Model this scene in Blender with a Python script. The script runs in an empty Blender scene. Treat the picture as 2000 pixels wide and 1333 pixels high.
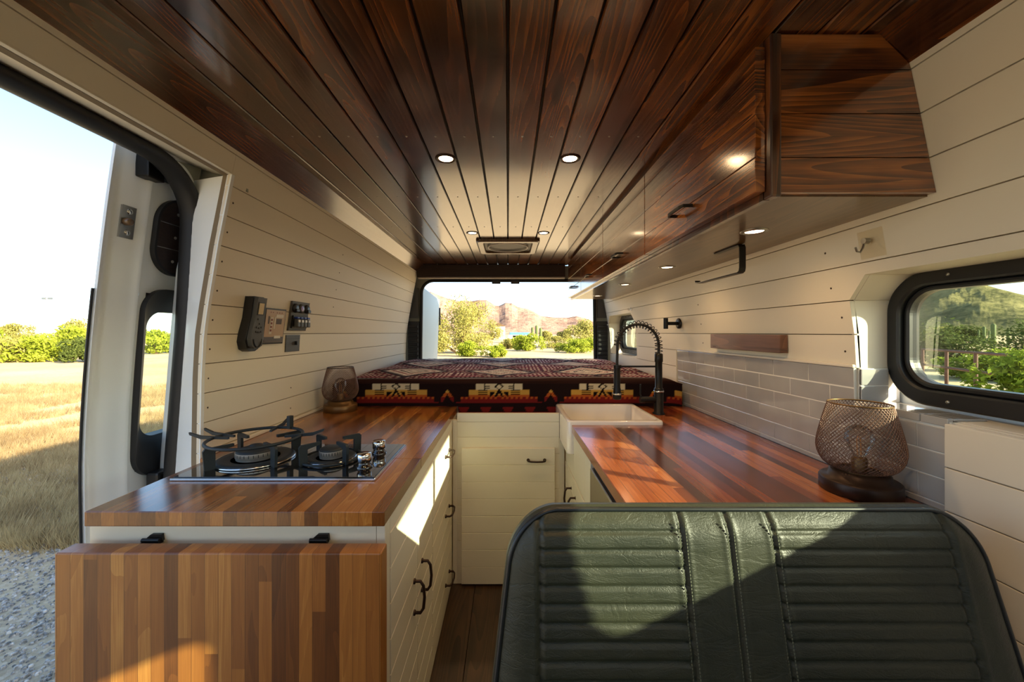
import bpy, math, random
from mathutils import Vector, Matrix, noise as mnoise
random.seed(7)
S = bpy.context.scene
COL = S.collection
PI = math.pi
H = 1.16            # eye height above the van floor; z values below are written relative to the eye
GR = -1.62          # desert ground, relative to the eye

# ------------------------------------------------------------------ camera, sky, sun, exposure
cd = bpy.data.cameras.new('camera'); cam = bpy.data.objects.new('camera', cd); COL.objects.link(cam)
cam.location = (0, 0, H); cam.rotation_euler = (PI/2, 0, 0)
cd.sensor_width = 36; cd.lens = 760/2000*36
cd.shift_x = 8/2000; cd.shift_y = -16.5/2000
cd.clip_start = 0.02; cd.clip_end = 3000
S.camera = cam

SUN = Vector((-1, .6, -.43)).normalized()       # direction the light travels
world = bpy.data.worlds.new('world'); S.world = world; world.use_nodes = True
wt = world.node_tree; wt.nodes.clear()
sky = wt.nodes.new('ShaderNodeTexSky'); sky.sky_type = 'NISHITA'; sky.sun_disc = False
sky.sun_elevation = math.radians(24)
sky.sun_rotation = math.atan2(-SUN.x, -SUN.y)
sky.air_density = .9; sky.dust_density = 1.6; sky.ozone_density = 1.6; sky.altitude = 400
bg = wt.nodes.new('ShaderNodeBackground'); bg.inputs['Strength'].default_value = .37
wo = wt.nodes.new('ShaderNodeOutputWorld')
wt.links.new(sky.outputs[0], bg.inputs[0]); wt.links.new(bg.outputs[0], wo.inputs[0])
sd = bpy.data.lights.new('sun', 'SUN'); sd.energy = 13.5; sd.angle = math.radians(.6); sd.color = (1, .86, .63)
so = bpy.data.objects.new('sun', sd); COL.objects.link(so)
so.rotation_euler = SUN.to_track_quat('-Z', 'Y').to_euler(); so.location = (8, -5, 6)
S.view_settings.view_transform = 'Standard'; S.view_settings.look = 'None'
S.view_settings.exposure = .38; S.view_settings.gamma = 1; S.view_settings.use_curve_mapping = False
S.cycles.max_bounces = 12; S.cycles.diffuse_bounces = 6; S.cycles.glossy_bounces = 4
S.cycles.transparent_max_bounces = 16; S.cycles.sample_clamp_indirect = 6

# ------------------------------------------------------------------ node helpers
def srgb(r, g, b):
    f = lambda c: (c/255/12.92) if c/255 <= .04045 else ((c/255+.055)/1.055)**2.4
    return (f(r), f(g), f(b), 1)

class NT:
    def __init__(s, name):
        s.m = bpy.data.materials.new(name); s.m.use_nodes = True
        s.t = s.m.node_tree; s.p = s.t.nodes['Principled BSDF']; s.out = s.t.nodes['Material Output']
    def n(s, typ, **kw):
        nd = s.t.nodes.new(typ)
        for k, v in kw.items(): setattr(nd, k, v)
        return nd
    def link(s, a, b): s.t.links.new(a, b)
    def set(s, nd, key, v):
        if hasattr(v, 'is_output') or isinstance(v, bpy.types.NodeSocket): s.link(v, nd.inputs[key])
        else: nd.inputs[key].default_value = v
    def math(s, op, a, b=0., c=None):
        nd = s.n('ShaderNodeMath', operation=op); s.set(nd, 0, a); s.set(nd, 1, b)
        if c is not None: s.set(nd, 2, c)
        return nd.outputs[0]
    def coord(s):
        tc = s.n('ShaderNodeTexCoord'); sp = s.n('ShaderNodeSeparateXYZ'); s.link(tc.outputs['Object'], sp.inputs[0])
        return tc.outputs['Object'], {'x': sp.outputs[0], 'y': sp.outputs[1], 'z': sp.outputs[2]}
    def comb(s, x, y, z):
        nd = s.n('ShaderNodeCombineXYZ'); s.set(nd, 0, x); s.set(nd, 1, y); s.set(nd, 2, z); return nd.outputs[0]
    def noise(s, vec, scale=5, detail=3, rough=.5, dist=0.):
        nd = s.n('ShaderNodeTexNoise'); s.set(nd, 'Vector', vec); s.set(nd, 'Scale', scale)
        s.set(nd, 'Detail', detail); s.set(nd, 'Roughness', rough); s.set(nd, 'Distortion', dist)
        return nd.outputs['Fac']
    def ramp(s, fac, stops, interp='LINEAR'):
        nd = s.n('ShaderNodeValToRGB'); cr = nd.color_ramp; cr.interpolation = interp
        while len(cr.elements) < len(stops): cr.elements.new(.5)
        for e, (p, c) in zip(cr.elements, stops): e.position = p; e.color = c if len(c) == 4 else (*c, 1)
        s.link(fac, nd.inputs[0]); return nd.outputs[0]
    def mix(s, fac, a, b, mode='MIX'):
        nd = s.n('ShaderNodeMix', data_type='RGBA', blend_type=mode)
        s.set(nd, 0, fac); s.set(nd, 6, a); s.set(nd, 7, b); return nd.outputs[2]
    def white(s, vec):
        nd = s.n('ShaderNodeTexWhiteNoise', noise_dimensions='3D'); s.link(vec, nd.inputs[0]); return nd.outputs['Value']
    def bump(s, h, strength=.3, dist=.002):
        nd = s.n('ShaderNodeBump'); nd.inputs['Strength'].default_value = strength; nd.inputs['Distance'].default_value = dist
        s.link(h, nd.inputs['Height']); s.link(nd.outputs[0], s.p.inputs['Normal'])
    def P(s, **kw):
        names = dict(col='Base Color', rough='Roughness', metal='Metallic', spec='Specular IOR Level', coat='Coat Weight',
                     coatr='Coat Roughness', trans='Transmission Weight', emi='Emission Color', emis='Emission Strength', ior='IOR')
        for k, v in kw.items(): s.set(s.p, names[k], v)
        return s

def simple(name, col, rough=.5, metal=0., bump=None, **kw):
    t = NT(name); t.P(col=col, rough=rough, metal=metal, **kw)
    if bump:
        o, _ = t.coord(); t.bump(t.noise(o, bump[0], 4), bump[1], bump[2])
    return t.m

def plank_wood(name, wax, lax, pw, stops, rough=.27, off=0., vary=.55, ring=9., coat=.5):
    t = NT(name); o, c = t.coord(); third = [a for a in 'xyz' if a not in (wax, lax)][0]
    idn = t.math('FLOOR', t.math('DIVIDE', t.math('ADD', c[wax], off), pw))
    r = t.white(t.comb(idn, 3.7, 1.3)); r2 = t.white(t.comb(idn, 9.1, 5.3))
    w = t.math('ADD', t.math('MULTIPLY', c[wax], 7.), t.math('MULTIPLY', r, 31.))
    l = t.math('ADD', t.math('MULTIPLY', c[lax], .95), t.math('MULTIPLY', r2, 57.))
    th = t.math('MULTIPLY', c[third], 3.)
    big = t.noise(t.comb(w, t.math('MULTIPLY', l, .55), th), 1.1, 1.2, .4, .25)
    rings = t.math('FRACT', t.math('MULTIPLY', big, ring*2.6))
    rings = t.math('POWER', rings, 1.4)
    fine = t.noise(t.comb(t.math('MULTIPLY', c[wax], 260.), t.math('MULTIPLY', c[lax], 7.), 0.), 1., 3, .6)
    blot = t.noise(t.comb(t.math('MULTIPLY', w, .8), t.math('MULTIPLY', l, 2.2), 0.), 1.6, 3, .6)
    v = t.math('ADD', t.math('MULTIPLY', rings, .25), t.math('MULTIPLY', fine, .40))
    v = t.math('ADD', v, t.math('MULTIPLY', t.math('SUBTRACT', r, .5), vary*.5))
    v = t.math('ADD', v, t.math('MULTIPLY', t.math('SUBTRACT', blot, .5), .6))
    # knots
    vo = t.n('ShaderNodeTexVoronoi', feature='F1'); t.set(vo, 'Scale', 1.)
    t.link(t.comb(t.math('MULTIPLY', c[wax], 11.), t.math('ADD', t.math('MULTIPLY', c[lax], 2.2), t.math('MULTIPLY', r, 9.)), 0.), vo.inputs['Vector'])
    kn = t.n('ShaderNodeMapRange'); t.link(vo.outputs['Distance'], kn.inputs[0])
    kn.inputs[1].default_value = .05; kn.inputs[2].default_value = .16; kn.inputs[3].default_value = .45; kn.inputs[4].default_value = 0
    v = t.math('SUBTRACT', v, kn.outputs[0])
    col = t.ramp(v, stops); t.P(col=col, rough=rough, coat=min(1, coat*2), coatr=.13)
    t.p.inputs['Coat IOR'].default_value = 1.45+.5*coat
    t.bump(t.math('ADD', rings, fine), .12, .0004)
    return t.m

def stave_wood(name, wax, lax, sw, sl, stops, rough=.3, coat=.4, coatr=.15):
    t = NT(name); o, c = t.coord(); third = [a for a in 'xyz' if a not in (wax, lax)][0]
    wob = t.math('MULTIPLY', t.math('SUBTRACT', t.white(t.comb(t.math('FLOOR', t.math('DIVIDE', c[wax], sw*2)), 1., 2.)), .5), sw*.9)
    q = t.math('DIVIDE', c[wax], sw); idw = t.math('FLOOR', q)
    r1 = t.white(t.comb(idw, .5, 7.5))
    ll = t.math('ADD', t.math('DIVIDE', c[lax], sl), t.math('MULTIPLY', r1, 5.))
    idl = t.math('FLOOR', ll)
    r = t.white(t.comb(idw, idl, 2.5)); r2 = t.white(t.comb(idl, idw, 8.5))
    w = t.math('ADD', t.math('MULTIPLY', c[wax], 14.), t.math('MULTIPLY', r, 40.))
    l = t.math('ADD', t.math('MULTIPLY', c[lax], 1.8), t.math('MULTIPLY', r2, 40.))
    big = t.noise(t.comb(w, l, t.math('MULTIPLY', c[third], 4.)), 1., 2, .5, .6)
    rings = t.math('FRACT', t.math('MULTIPLY', big, 6.))
    fine = t.noise(t.comb(t.math('MULTIPLY', c[wax], 420.), t.math('MULTIPLY', c[lax], 9.), t.math('MULTIPLY', c[third], 60.)), 1., 3, .6)
    v = t.math('ADD', t.math('MULTIPLY', r, .72), t.math('MULTIPLY', rings, .12))
    v = t.math('ADD', v, t.math('MULTIPLY', t.math('SUBTRACT', fine, .35), .35))
    col = t.ramp(v, stops)
    fr = t.math('FRACT', q); gap = t.math('LESS_THAN', t.math('MINIMUM', fr, t.math('SUBTRACT', 1., fr)), .02)
    col = t.mix(t.math('MULTIPLY', gap, .55), col, (.05, .02, .008, 1))
    t.P(col=col, rough=rough, coat=coat, coatr=coatr)
    t.bump(fine, .12, .0004)
    return t.m

# ------------------------------------------------------------------ materials
M = {}
dk = [(0, srgb(24, 11, 5)), (.18, srgb(50, 24, 10)), (.36, srgb(98, 52, 21)), (.55, srgb(140, 80, 34)), (.8, srgb(180, 112, 54)), (1, srgb(206, 140, 76))]
M['ceiling'] = plank_wood('stained_ceiling', 'x', 'y', .088, dk, rough=.24)
dk2 = [(0, srgb(30, 14, 6)), (.18, srgb(66, 33, 13)), (.36, srgb(122, 68, 26)), (.55, srgb(164, 98, 40)), (.8, srgb(198, 130, 62)), (1, srgb(216, 152, 84))]
M['door_wood'] = plank_wood('stained_door', 'z', 'y', .087, dk2, rough=.2, off=-(.353+H), ring=11)
M['end_wood'] = plank_wood('stained_end', 'z', 'x', .087, dk2, rough=.35, off=-(.347+H), vary=.5)
M['trim_wood'] = plank_wood('stained_trim', 'x', 'z', .3, dk2, rough=.3)
M['header_wood'] = plank_wood('header_wood', 'z', 'x', .4, [(0, srgb(34, 22, 17)), (1, srgb(72, 48, 36))], rough=.5, coat=.0)
M['under_wood'] = plank_wood('under_wood', 'x', 'y', .6, [(0, srgb(80, 58, 36)), (.6, srgb(126, 96, 62)), (1, srgb(150, 118, 80))], rough=.3, coat=.25, ring=6)
M['floor_wood'] = plank_wood('floor_planks', 'x', 'y', .15, [(0, srgb(38, 26, 17)), (.5, srgb(88, 62, 40)), (1, srgb(128, 94, 62))], rough=.4, coat=.1)
bb = [(0, srgb(70, 38, 16)), (.25, srgb(108, 64, 27)), (.5, srgb(140, 86, 36)), (.75, srgb(164, 106, 46)), (.9, srgb(192, 138, 68)), (1, srgb(214, 168, 100))]
bbr = [(0, srgb(64, 28, 15)), (.25, srgb(98, 45, 23)), (.5, srgb(128, 62, 31)), (.75, srgb(154, 82, 44)), (1, srgb(196, 128, 76))]
M['butcher'] = stave_wood('butcher_block', 'x', 'y', .028, 1.3, bb, rough=.22)
M['butcher_dark'] = stave_wood('butcher_block_red', 'x', 'y', .028, 1.4, bbr, rough=.2)
M['butcher_v'] = stave_wood('butcher_block_leaf', 'x', 'z', .026, .75, bb, rough=.4, coat=.15)
M['walnut'] = plank_wood('walnut', 'z', 'y', .09, [(0, srgb(78, 50, 36)), (.5, srgb(128, 86, 62)), (1, srgb(160, 114, 84))], rough=.4, coat=.1)
M['cream'] = simple('cream_paint', srgb(226, 217, 197), .42, bump=(180, .05, .0006))
M['cream_cab'] = simple('cabinet_paint', srgb(226, 220, 200), .38, bump=(160, .04, .0006))
M['groove'] = simple('groove_shadow', srgb(128, 112, 88), .8)
M['body'] = simple('van_paint', srgb(236, 240, 240), .3, coat=.5, coatr=.08)
M['body_shaded'] = simple('van_paint_shade', srgb(150, 170, 178), .4)  # darker copy of the van paint, with the rear door's shade in its colour
M['body_grey'] = simple('van_inner_metal', srgb(150, 152, 138), .5)
M['rubber'] = simple('rubber', srgb(20, 20, 22), .55)
M['black_plastic'] = simple('black_plastic', srgb(26, 26, 27), .4, bump=(500, .1, .0004))
M['grey_plastic'] = simple('grey_plastic', srgb(78, 78, 76), .5)
M['black_metal'] = simple('black_metal', srgb(24, 22, 21), .38, .4)
M['bronze'] = simple('bronze_metal', srgb(58, 42, 32), .4, .6)
M['cast'] = simple('cast_iron', srgb(34, 44, 50), .55, .2)
M['chrome'] = simple('chrome', srgb(215, 215, 212), .14, 1.)
M['crown'] = simple('burner_crown', srgb(196, 192, 184), .35, .55)
M['steel'] = simple('steel', srgb(170, 168, 160), .3, 1.)
M['glass_black'] = simple('black_glass', srgb(10, 12, 13), .06, coat=1., coatr=.03)
M['porcelain'] = simple('porcelain', srgb(236, 232, 224), .14, coat=.6, coatr=.05)
M['screen'] = simple('lcd_screen', srgb(200, 178, 132), .35)
M['blue'] = simple('blue_lens', srgb(40, 70, 170), .3)
M['violet'] = simple('violet_display', srgb(150, 135, 200), .3)
M['white_plastic'] = simple('white_plastic', srgb(225, 222, 214), .4)
M['grout'] = simple('grout', srgb(226, 224, 214), .8)

def tile_mat():
    t = NT('grey_tile'); o, c = t.coord()
    n1 = t.noise(o, 7, 2)
    t.P(col=t.ramp(n1, [(.3, srgb(160, 160, 158)), (.7, srgb(176, 175, 171))]), rough=.1, coat=.7, coatr=.05)
    t.bump(t.noise(o, 25, 2), .06, .002); return t.m
M['tile'] = tile_mat()

def leather():
    t = NT('green_leather'); o, c = t.coord()
    vo = t.n('ShaderNodeTexVoronoi', feature='DISTANCE_TO_EDGE'); t.set(vo, 'Scale', 210.); t.link(o, vo.inputs['Vector'])
    n2 = t.noise(o, 420, 3); n3 = t.noise(t.comb(t.math('MULTIPLY', c['x'], 16.), c['y'], t.math('MULTIPLY', c['z'], 42.)), 1., 4, .6, 1.6)
    crease = t.math('ABSOLUTE', t.math('SUBTRACT', n3, .5)); crease = t.math('MINIMUM', t.math('MULTIPLY', crease, 14.), 1.)
    vor = t.math('MINIMUM', t.math('MULTIPLY', vo.outputs['Distance'], 9.), 1.)
    h = t.math('ADD', t.math('MULTIPLY', vor, .22), t.math('MULTIPLY', n2, .25)); h = t.math('ADD', h, t.math('MULTIPLY', crease, .7))
    big = t.noise(o, 9, 3)
    t.P(col=t.ramp(big, [(.3, srgb(40, 44, 34)), (.7, srgb(52, 54, 40))]), rough=.46, spec=.4)
    t.bump(h, .45, .0008); return t.m
M['leather'] = leather()
M['piping'] = simple('piping', srgb(26, 30, 32), .35)

def glass_mat(name, tint, refl=1.):
    t = NT(name); tr = t.n('ShaderNodeBsdfTransparent'); tr.inputs[0].default_value = tint
    gl = t.n('ShaderNodeBsdfGlossy'); gl.inputs['Roughness'].default_value = .02
    fr = t.n('ShaderNodeFresnel'); fr.inputs['IOR'].default_value = 1.45
    mx = t.n('ShaderNodeMixShader'); t.link(t.math('MULTIPLY', fr.outputs[0], refl), mx.inputs[0]); t.link(tr.outputs[0], mx.inputs[1]); t.link(gl.outputs[0], mx.inputs[2])
    t.link(mx.outputs[0], t.out.inputs[0]); return t.m
M['glass'] = glass_mat('window_glass', (.86, .93, .88, 1), .6)
M['clear'] = glass_mat('clear_glass', (.95, .94, .92, 1), .8)
M['hook_film'] = glass_mat('clear_film', (.97, .95, .9, 1), .1)

def emit(name, col, st):
    t = NT(name); t.P(col=(.8, .8, .8, 1), emi=col, emis=st); return t.m
M['lamp'] = emit('downlight_lens', (1, .72, .42, 1), 16)

def foliage(name, a, b, c3):
    t = NT(name); o, c = t.coord(); n1 = t.noise(o, 1.7, 3); oi = t.n('ShaderNodeObjectInfo')
    v = t.math('ADD', t.noise(o, 9, 2), t.math('MULTIPLY', t.math('SUBTRACT', n1, .5), .8))
    col = t.ramp(v, [(.25, a), (.5, b), (.8, c3)])
    t.P(col=col, rough=.8, spec=.1)
    tl = t.n('ShaderNodeBsdfTranslucent'); t.link(col, tl.inputs[0]); mx = t.n('ShaderNodeMixShader'); mx.inputs[0].default_value = .35
    t.link(t.p.outputs[0], mx.inputs[1]); t.link(tl.outputs[0], mx.inputs[2]); t.link(mx.outputs[0], t.out.inputs[0])
    return t.m
M['leaf_green'] = foliage('leaf_green', srgb(96, 112, 30), srgb(140, 152, 44), srgb(176, 184, 70))
M['leaf_olive'] = foliage('leaf_olive', srgb(110, 110, 50), srgb(150, 146, 74), srgb(184, 176, 104))
M['leaf_dark'] = foliage('leaf_dark', srgb(50, 62, 26), srgb(78, 90, 40), srgb(112, 122, 58))
M['dry'] = foliage('dry_grass_blades', srgb(150, 126, 88), srgb(188, 164, 116), srgb(214, 194, 146))
M['bark'] = simple('bark', srgb(96, 76, 52), .9)
M['cactus'] = simple('cactus', srgb(88, 100, 52), .8)
M['rust'] = simple('rust_pipe', srgb(96, 60, 44), .7)

def ground_mat():
    t = NT('desert_ground'); o, c = t.coord()
    n1 = t.noise(o, .22, 5, .6); n2 = t.noise(o, 9, 6, .7); n3 = t.noise(o, 55, 3, .7)
    v = t.math('ADD', t.math('MULTIPLY', n1, .55), t.math('MULTIPLY', n2, .45))
    sand = t.ramp(v, [(.3, srgb(176, 146, 104)), (.5, srgb(212, 184, 138)), (.7, srgb(230, 208, 166))])
    vo = t.n('ShaderNodeTexVoronoi', feature='F1'); t.set(vo, 'Scale', 42.); t.link(o, vo.inputs['Vector'])
    gravel = t.mix(.55, t.ramp(t.white(vo.outputs['Position']), [(0, srgb(112, 112, 108)), (.6, srgb(166, 164, 156)), (1, srgb(210, 204, 190))]), sand)
    d = t.math('ADD', t.math('MULTIPLY', c['y'], 1.), t.math('MULTIPLY', n2, 1.6))
    near = t.n('ShaderNodeMapRange'); t.link(d, near.inputs[0]); near.inputs[1].default_value = 4.2; near.inputs[2].default_value = 2.6
    far = t.n('ShaderNodeMapRange'); t.link(c['y'], far.inputs[0]); far.inputs[1].default_value = -6; far.inputs[2].default_value = -3
    left = t.math('LESS_THAN', c['x'], -.8)
    f = t.math('MULTIPLY', t.math('MULTIPLY', near.outputs[0], far.outputs[0]), left)
    t.P(col=t.mix(f, sand, gravel), rough=.95, spec=.1)
    t.bump(t.math('ADD', t.math('MULTIPLY', vo.outputs['Distance'], .7), n3), .5, .02); return t.m
M['ground'] = ground_mat()

def hill_mat(name, stops, sc=.02, steep=None):
    t = NT(name); o, c = t.coord()
    v = t.math('ADD', t.math('MULTIPLY', t.noise(o, sc, 6, .65), .6), t.math('MULTIPLY', t.noise(o, sc*8, 4, .7), .4))
    t.P(col=t.ramp(v, stops), rough=1., spec=0.); t.bump(t.noise(o, sc*4, 8, .7), .8, 4.); return t.m
M['hill'] = hill_mat('hill_rock', [(.36, srgb(122, 98, 84)), (.5, srgb(162, 134, 114)), (.65, srgb(180, 152, 130))])
M['hill_green'] = hill_mat('hill_scrub', [(.38, srgb(92, 92, 62)), (.5, srgb(134, 126, 84)), (.65, srgb(164, 152, 104))], .03)

# ------------------------------------------------------------------ mesh helpers
class MB:
    def __init__(s): s.v = []; s.f = []; s.sm = []
    def add(s, vs, fs, smooth=False):
        o = len(s.v); s.v += [tuple(v) for v in vs]
        s.f += [tuple(i+o for i in f) for f in fs]; s.sm += [smooth]*len(fs); return s
    def box(s, x0, x1, y0, y1, z0, z1):
        return s.add([(x0,y0,z0),(x1,y0,z0),(x1,y1,z0),(x0,y1,z0),(x0,y0,z1),(x1,y0,z1),(x1,y1,z1),(x0,y1,z1)],
                     [(0,3,2,1),(4,5,6,7),(0,1,5,4),(1,2,6,5),(2,3,7,6),(3,0,4,7)])
    def loft(s, A, B, smooth=False, caps=True):
        n = len(A); fs = [(i, (i+1) % n, n+(i+1) % n, n+i) for i in range(n)]
        s.add(list(A)+list(B), fs, smooth)
        if caps: s.add(list(A), [tuple(range(n))[::-1]]); s.add(list(B), [tuple(range(n))])
        return s
    def rings(s, R, smooth=True, caps=True, closed=False):
        n = len(R[0]); m = len(R); vs = [p for r in R for p in r]; fs = []
        for k in range(m if closed else m-1):
            a = k*n; b = ((k+1) % m)*n
            fs += [(a+i, a+(i+1) % n, b+(i+1) % n, b+i) for i in range(n)]
        s.add(vs, fs, smooth)
        if caps and not closed: s.add(R[0], [tuple(range(n))[::-1]]); s.add(R[-1], [tuple(range(n))])
        return s
    def tube(s, pts, r, n=10, closed=False, flat=None, caps=True):
        P = [Vector(p) for p in pts]; R = []; m = len(P)
        rr = r if isinstance(r, (list, tuple)) else [r]*m
        up = None
        for i in range(m):
            a = P[(i-1) % m] if (i or closed) else P[0]; b = P[(i+1) % m] if (i < m-1 or closed) else P[-1]
            t = (b-a).normalized()
            if up is None:
                up = Vector((0, 0, 1)) if abs(t.z) < .9 else Vector((1, 0, 0))
            u = (up - t*up.dot(t)).normalized(); w = t.cross(u); up = u
            R.append([P[i] + (u*math.cos(2*PI*k/n) + w*math.sin(2*PI*k/n)*(flat or 1))*rr[i] for k in range(n)])
        return s.rings(R, True, caps, closed)
    def strap(s, pts, width, thick, wdir):
        P = [Vector(p) for p in pts]; wd = Vector(wdir).normalized(); R = []
        for i in range(len(P)):
            a = P[max(i-1, 0)]; b = P[min(i+1, len(P)-1)]; t = (b-a).normalized(); n = t.cross(wd).normalized()
            R.append([P[i]+wd*width/2+n*thick/2, P[i]-wd*width/2+n*thick/2, P[i]-wd*width/2-n*thick/2, P[i]+wd*width/2-n*thick/2])
        return s.rings(R, False, True)
    def lathe(s, prof, c, n=32, axis='z', smooth=True, caps=True):
        c = Vector(c); R = []
        for r, h in prof:
            ring = []
            for k in range(n):
                a = 2*PI*k/n; p = {'z': (r*math.cos(a), r*math.sin(a), h), 'x': (h, r*math.cos(a), r*math.sin(a)), 'y': (r*math.sin(a), h, r*math.cos(a))}[axis]
                ring.append(c+Vector(p))
            R.append(ring)
        return s.rings(R, smooth, caps)
    def cyl(s, c, r, h0, h1, n=24, axis='z'): 
        s.lathe([(r, h0), (r, h1)], c, n, axis, True, False)
        c = Vector(c)
        return s.lathe([(r, h0), (r, h1)], c, n, axis, False, True) if False else s._caps(c, r, h0, h1, n, axis)
    def _caps(s, c, r, h0, h1, n, axis):
        for h, rev in ((h0, 1), (h1, 0)):
            ring = []
            for k in range(n):
                a = 2*PI*k/n; p = {'z': (r*math.cos(a), r*math.sin(a), h), 'x': (h, r*math.cos(a), r*math.sin(a)), 'y': (r*math.sin(a), h, r*math.cos(a))}[axis]
                ring.append(c+Vector(p))
            s.add(ring, [tuple(range(n))[::-1] if rev else tuple(range(n))])
        return s
    def shift(s, d):
        s.v = [(a+d[0], b+d[1], c+d[2]) for a, b, c in s.v]; return s

def children(o): return [c for c in bpy.data.objects if c.parent == o]
def wloc(o):
    p = Vector((0, 0, 0))
    while o: p += o.location; o = o.parent
    return p
def up(mb): return mb.shift((0, 0, H))
def obj(name, mb, mat, parent=None, bevel=0, seg=2, rel=False, own=None):
    """mb in eye-relative world coordinates (z+H added here) unless rel; parent offsets are removed."""
    if not rel: up(mb)
    off = wloc(parent) if parent is not None and not rel else Vector((0, 0, 0))
    vs = [(v[0]-off.x, v[1]-off.y, v[2]-off.z) for v in mb.v]
    me = bpy.data.meshes.new(name); me.from_pydata(vs, [], mb.f); me.update()
    me.polygons.foreach_set('use_smooth', mb.sm)
    me.materials.append(M[mat] if isinstance(mat, str) else mat)
    o = bpy.data.objects.new(name, me); COL.objects.link(o)
    if parent is not None: o.parent = parent
    if bevel:
        b = o.modifiers.new('bevel', 'BEVEL'); b.width = bevel; b.segments = seg; b.limit_method = 'ANGLE'; b.angle_limit = math.radians(40)
        b.harden_normals = False
    return o
def thing(name, label, cat, loc, group=None):
    o = bpy.data.objects.new(name, None); COL.objects.link(o); o.location = (loc[0], loc[1], loc[2]+H)
    o.empty_display_size = .05
    o['label'] = label; o['category'] = cat
    if group: o['group'] = group
    return o
def tag(o, label, cat, group=None, kind=None):
    o['label'] = label; o['category'] = cat
    if group: o['group'] = group
    if kind: o['kind'] = kind
    return o
def struct(o, label=None, cat='structure'):
    o['kind'] = 'structure'
    if label: o['label'] = label; o['category'] = cat
    return o
def copy_tree(o, parent=None):
    c = o.copy(); COL.objects.link(c); c.parent = parent
    for ch in children(o): copy_tree(ch, c)
    return c

def wallx(z):
    T = [(-1.3, .900), (-.37, .906), (-.134, .902), (-.006, .895), (.079, .883), (.26, .853), (.466, .812), (.536, .797), (.7, .76)]
    for (a, xa), (b, xb) in zip(T, T[1:]):
        if z <= b: return xa+(xb-xa)*(z-a)/(b-a)
    return T[-1][1]
SEAM = [-.005+.088*k for k in range(-13, 7)]
def plank_poly(mb, side, poly, th=.012, g=.0016):
    """one board on a side wall; poly = (y, z) outline; slight chamfer by a smaller front face"""
    cy = sum(p[0] for p in poly)/len(poly); cz = sum(p[1] for p in poly)/len(poly)
    front = [(side*wallx(z), y, z) for y, z in poly]; back = [(side*(wallx(z)+th), y, z) for y, z in poly]
    if side > 0: mb.loft(front[::-1], back[::-1])
    else: mb.loft(front, back)

# ------------------------------------------------------------------ room shell
Y0, Y1 = -1.6, 3.44
CZ = .595
# floor
m = MB()
k = -.90
while k < .9: m.box(k+.0008, min(k+.1492, .9), Y0, Y1+.1, -1.178, -1.16); k += .15
fl = struct(obj('floor', m, 'floor_wood', bevel=.0015))
m = MB().box(-.98, .98, Y0, Y1+.12, -1.24, -1.179)
obj('floor_base', m, 'body_grey', fl)
# ceiling planks run lengthwise
m = MB(); g = .0022
for i in range(-9, 9):
    a = max(i*.088+g, -.738); b = min((i+1)*.088-g, .738)
    if b-a < .01: continue
    c = .004
    A = [(a, Y0, CZ+.014), (a, Y0, CZ+c), (a+c*.6, Y0, CZ), (b-c*.6, Y0, CZ), (b, Y0, CZ+c), (b, Y0, CZ+.014)]
    m.loft(A, [(x, Y1, z) for x, y, z in A])
ceil = struct(obj('ceiling', m, 'ceiling'))
for sd_ in (-1, 1):
    A = [(sd_*.734, Y0, CZ+.0005), (sd_*.797, Y0, .536), (sd_*.812, Y0, .545), (sd_*.746, Y0, CZ+.016)]
    B = [(x, Y1, z) for x, y, z in A]
    m = MB(); m.loft(A, B) if sd_ < 0 else m.loft(A[::-1], B[::-1])
    obj('cove_board', m, 'ceiling', ceil)
m = MB().box(-.8, .8, Y0, Y1+.05, CZ+.0145, CZ+.03)
obj('ceiling_backing', m, 'rubber', ceil)
# screws across the ceiling
sc0 = None
for yy in (1.18, 1.706, 2.19):
    for i in range(-8, 5 if yy > 1.0 else 8):
        x = i*.088+.044
        if yy > 2 and abs(x) < 0: continue
        if sc0 is None:
            q = MB().lathe([(.0001, -.0012), (.0028, -.001), (.0034, 0), (.0034, .002)], (0, 0, 0), 10)
            sc0 = obj('screw', q, 'steel', ceil, rel=True); sc = sc0
        else: sc = sc0.copy(); COL.objects.link(sc)
        sc.location = (x + (0 if i != -8 else .006), yy, CZ+H)

# left wall (behind the sliding door opening) and the board above the opening
YD = 1.146
m = MB(); gg = .0013
ztop = .522
zs = [z for z in SEAM if z > -1.17]
for a, b in zip([-1.16]+zs, zs+[.54]):
    b2 = min(b, .54); a2 = a
    if b2-a2 < .01: continue
    plank_poly(m, -1, [(YD, a2+gg), (YD, b2-gg), (Y1, b2-gg), (Y1, a2+gg)])
for a, b in ((.466, .523-gg), (.523+gg, .54)):
    plank_poly(m, -1, [(Y0, a), (Y0, b), (YD-.0005, b), (YD-.0005, a)])
wl = struct(obj('wall_left', m, 'cream', bevel=.0009, seg=1))
m = MB()
ZL = [-1.16, -.37, -.134, -.006, .079, .26, .466, .54]
for a, b in zip(ZL, ZL[1:]):
    if True:
        ys = YD+.004 if b <= .467 else Y0
        m.loft([(-wallx(a)-.0105, ys, a), (-wallx(b)-.0105, ys, b), (-wallx(b)-.03, ys, b), (-wallx(a)-.03, ys, a)][::-1],
               [(-wallx(a)-.0105, Y1, a), (-wallx(b)-.0105, Y1, b), (-wallx(b)-.03, Y1, b), (-wallx(a)-.03, Y1, a)][::-1])
obj('wall_backing', m, 'groove', wl)
# front part of the left side, next to the cab door (behind the camera)
m = MB().box(-.93, -.9, Y0, -.12, -1.16, .0).box(-.93, -.85, -.3, -.12, .0, .47)
obj('cab_side', m, 'cream', wl)

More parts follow.
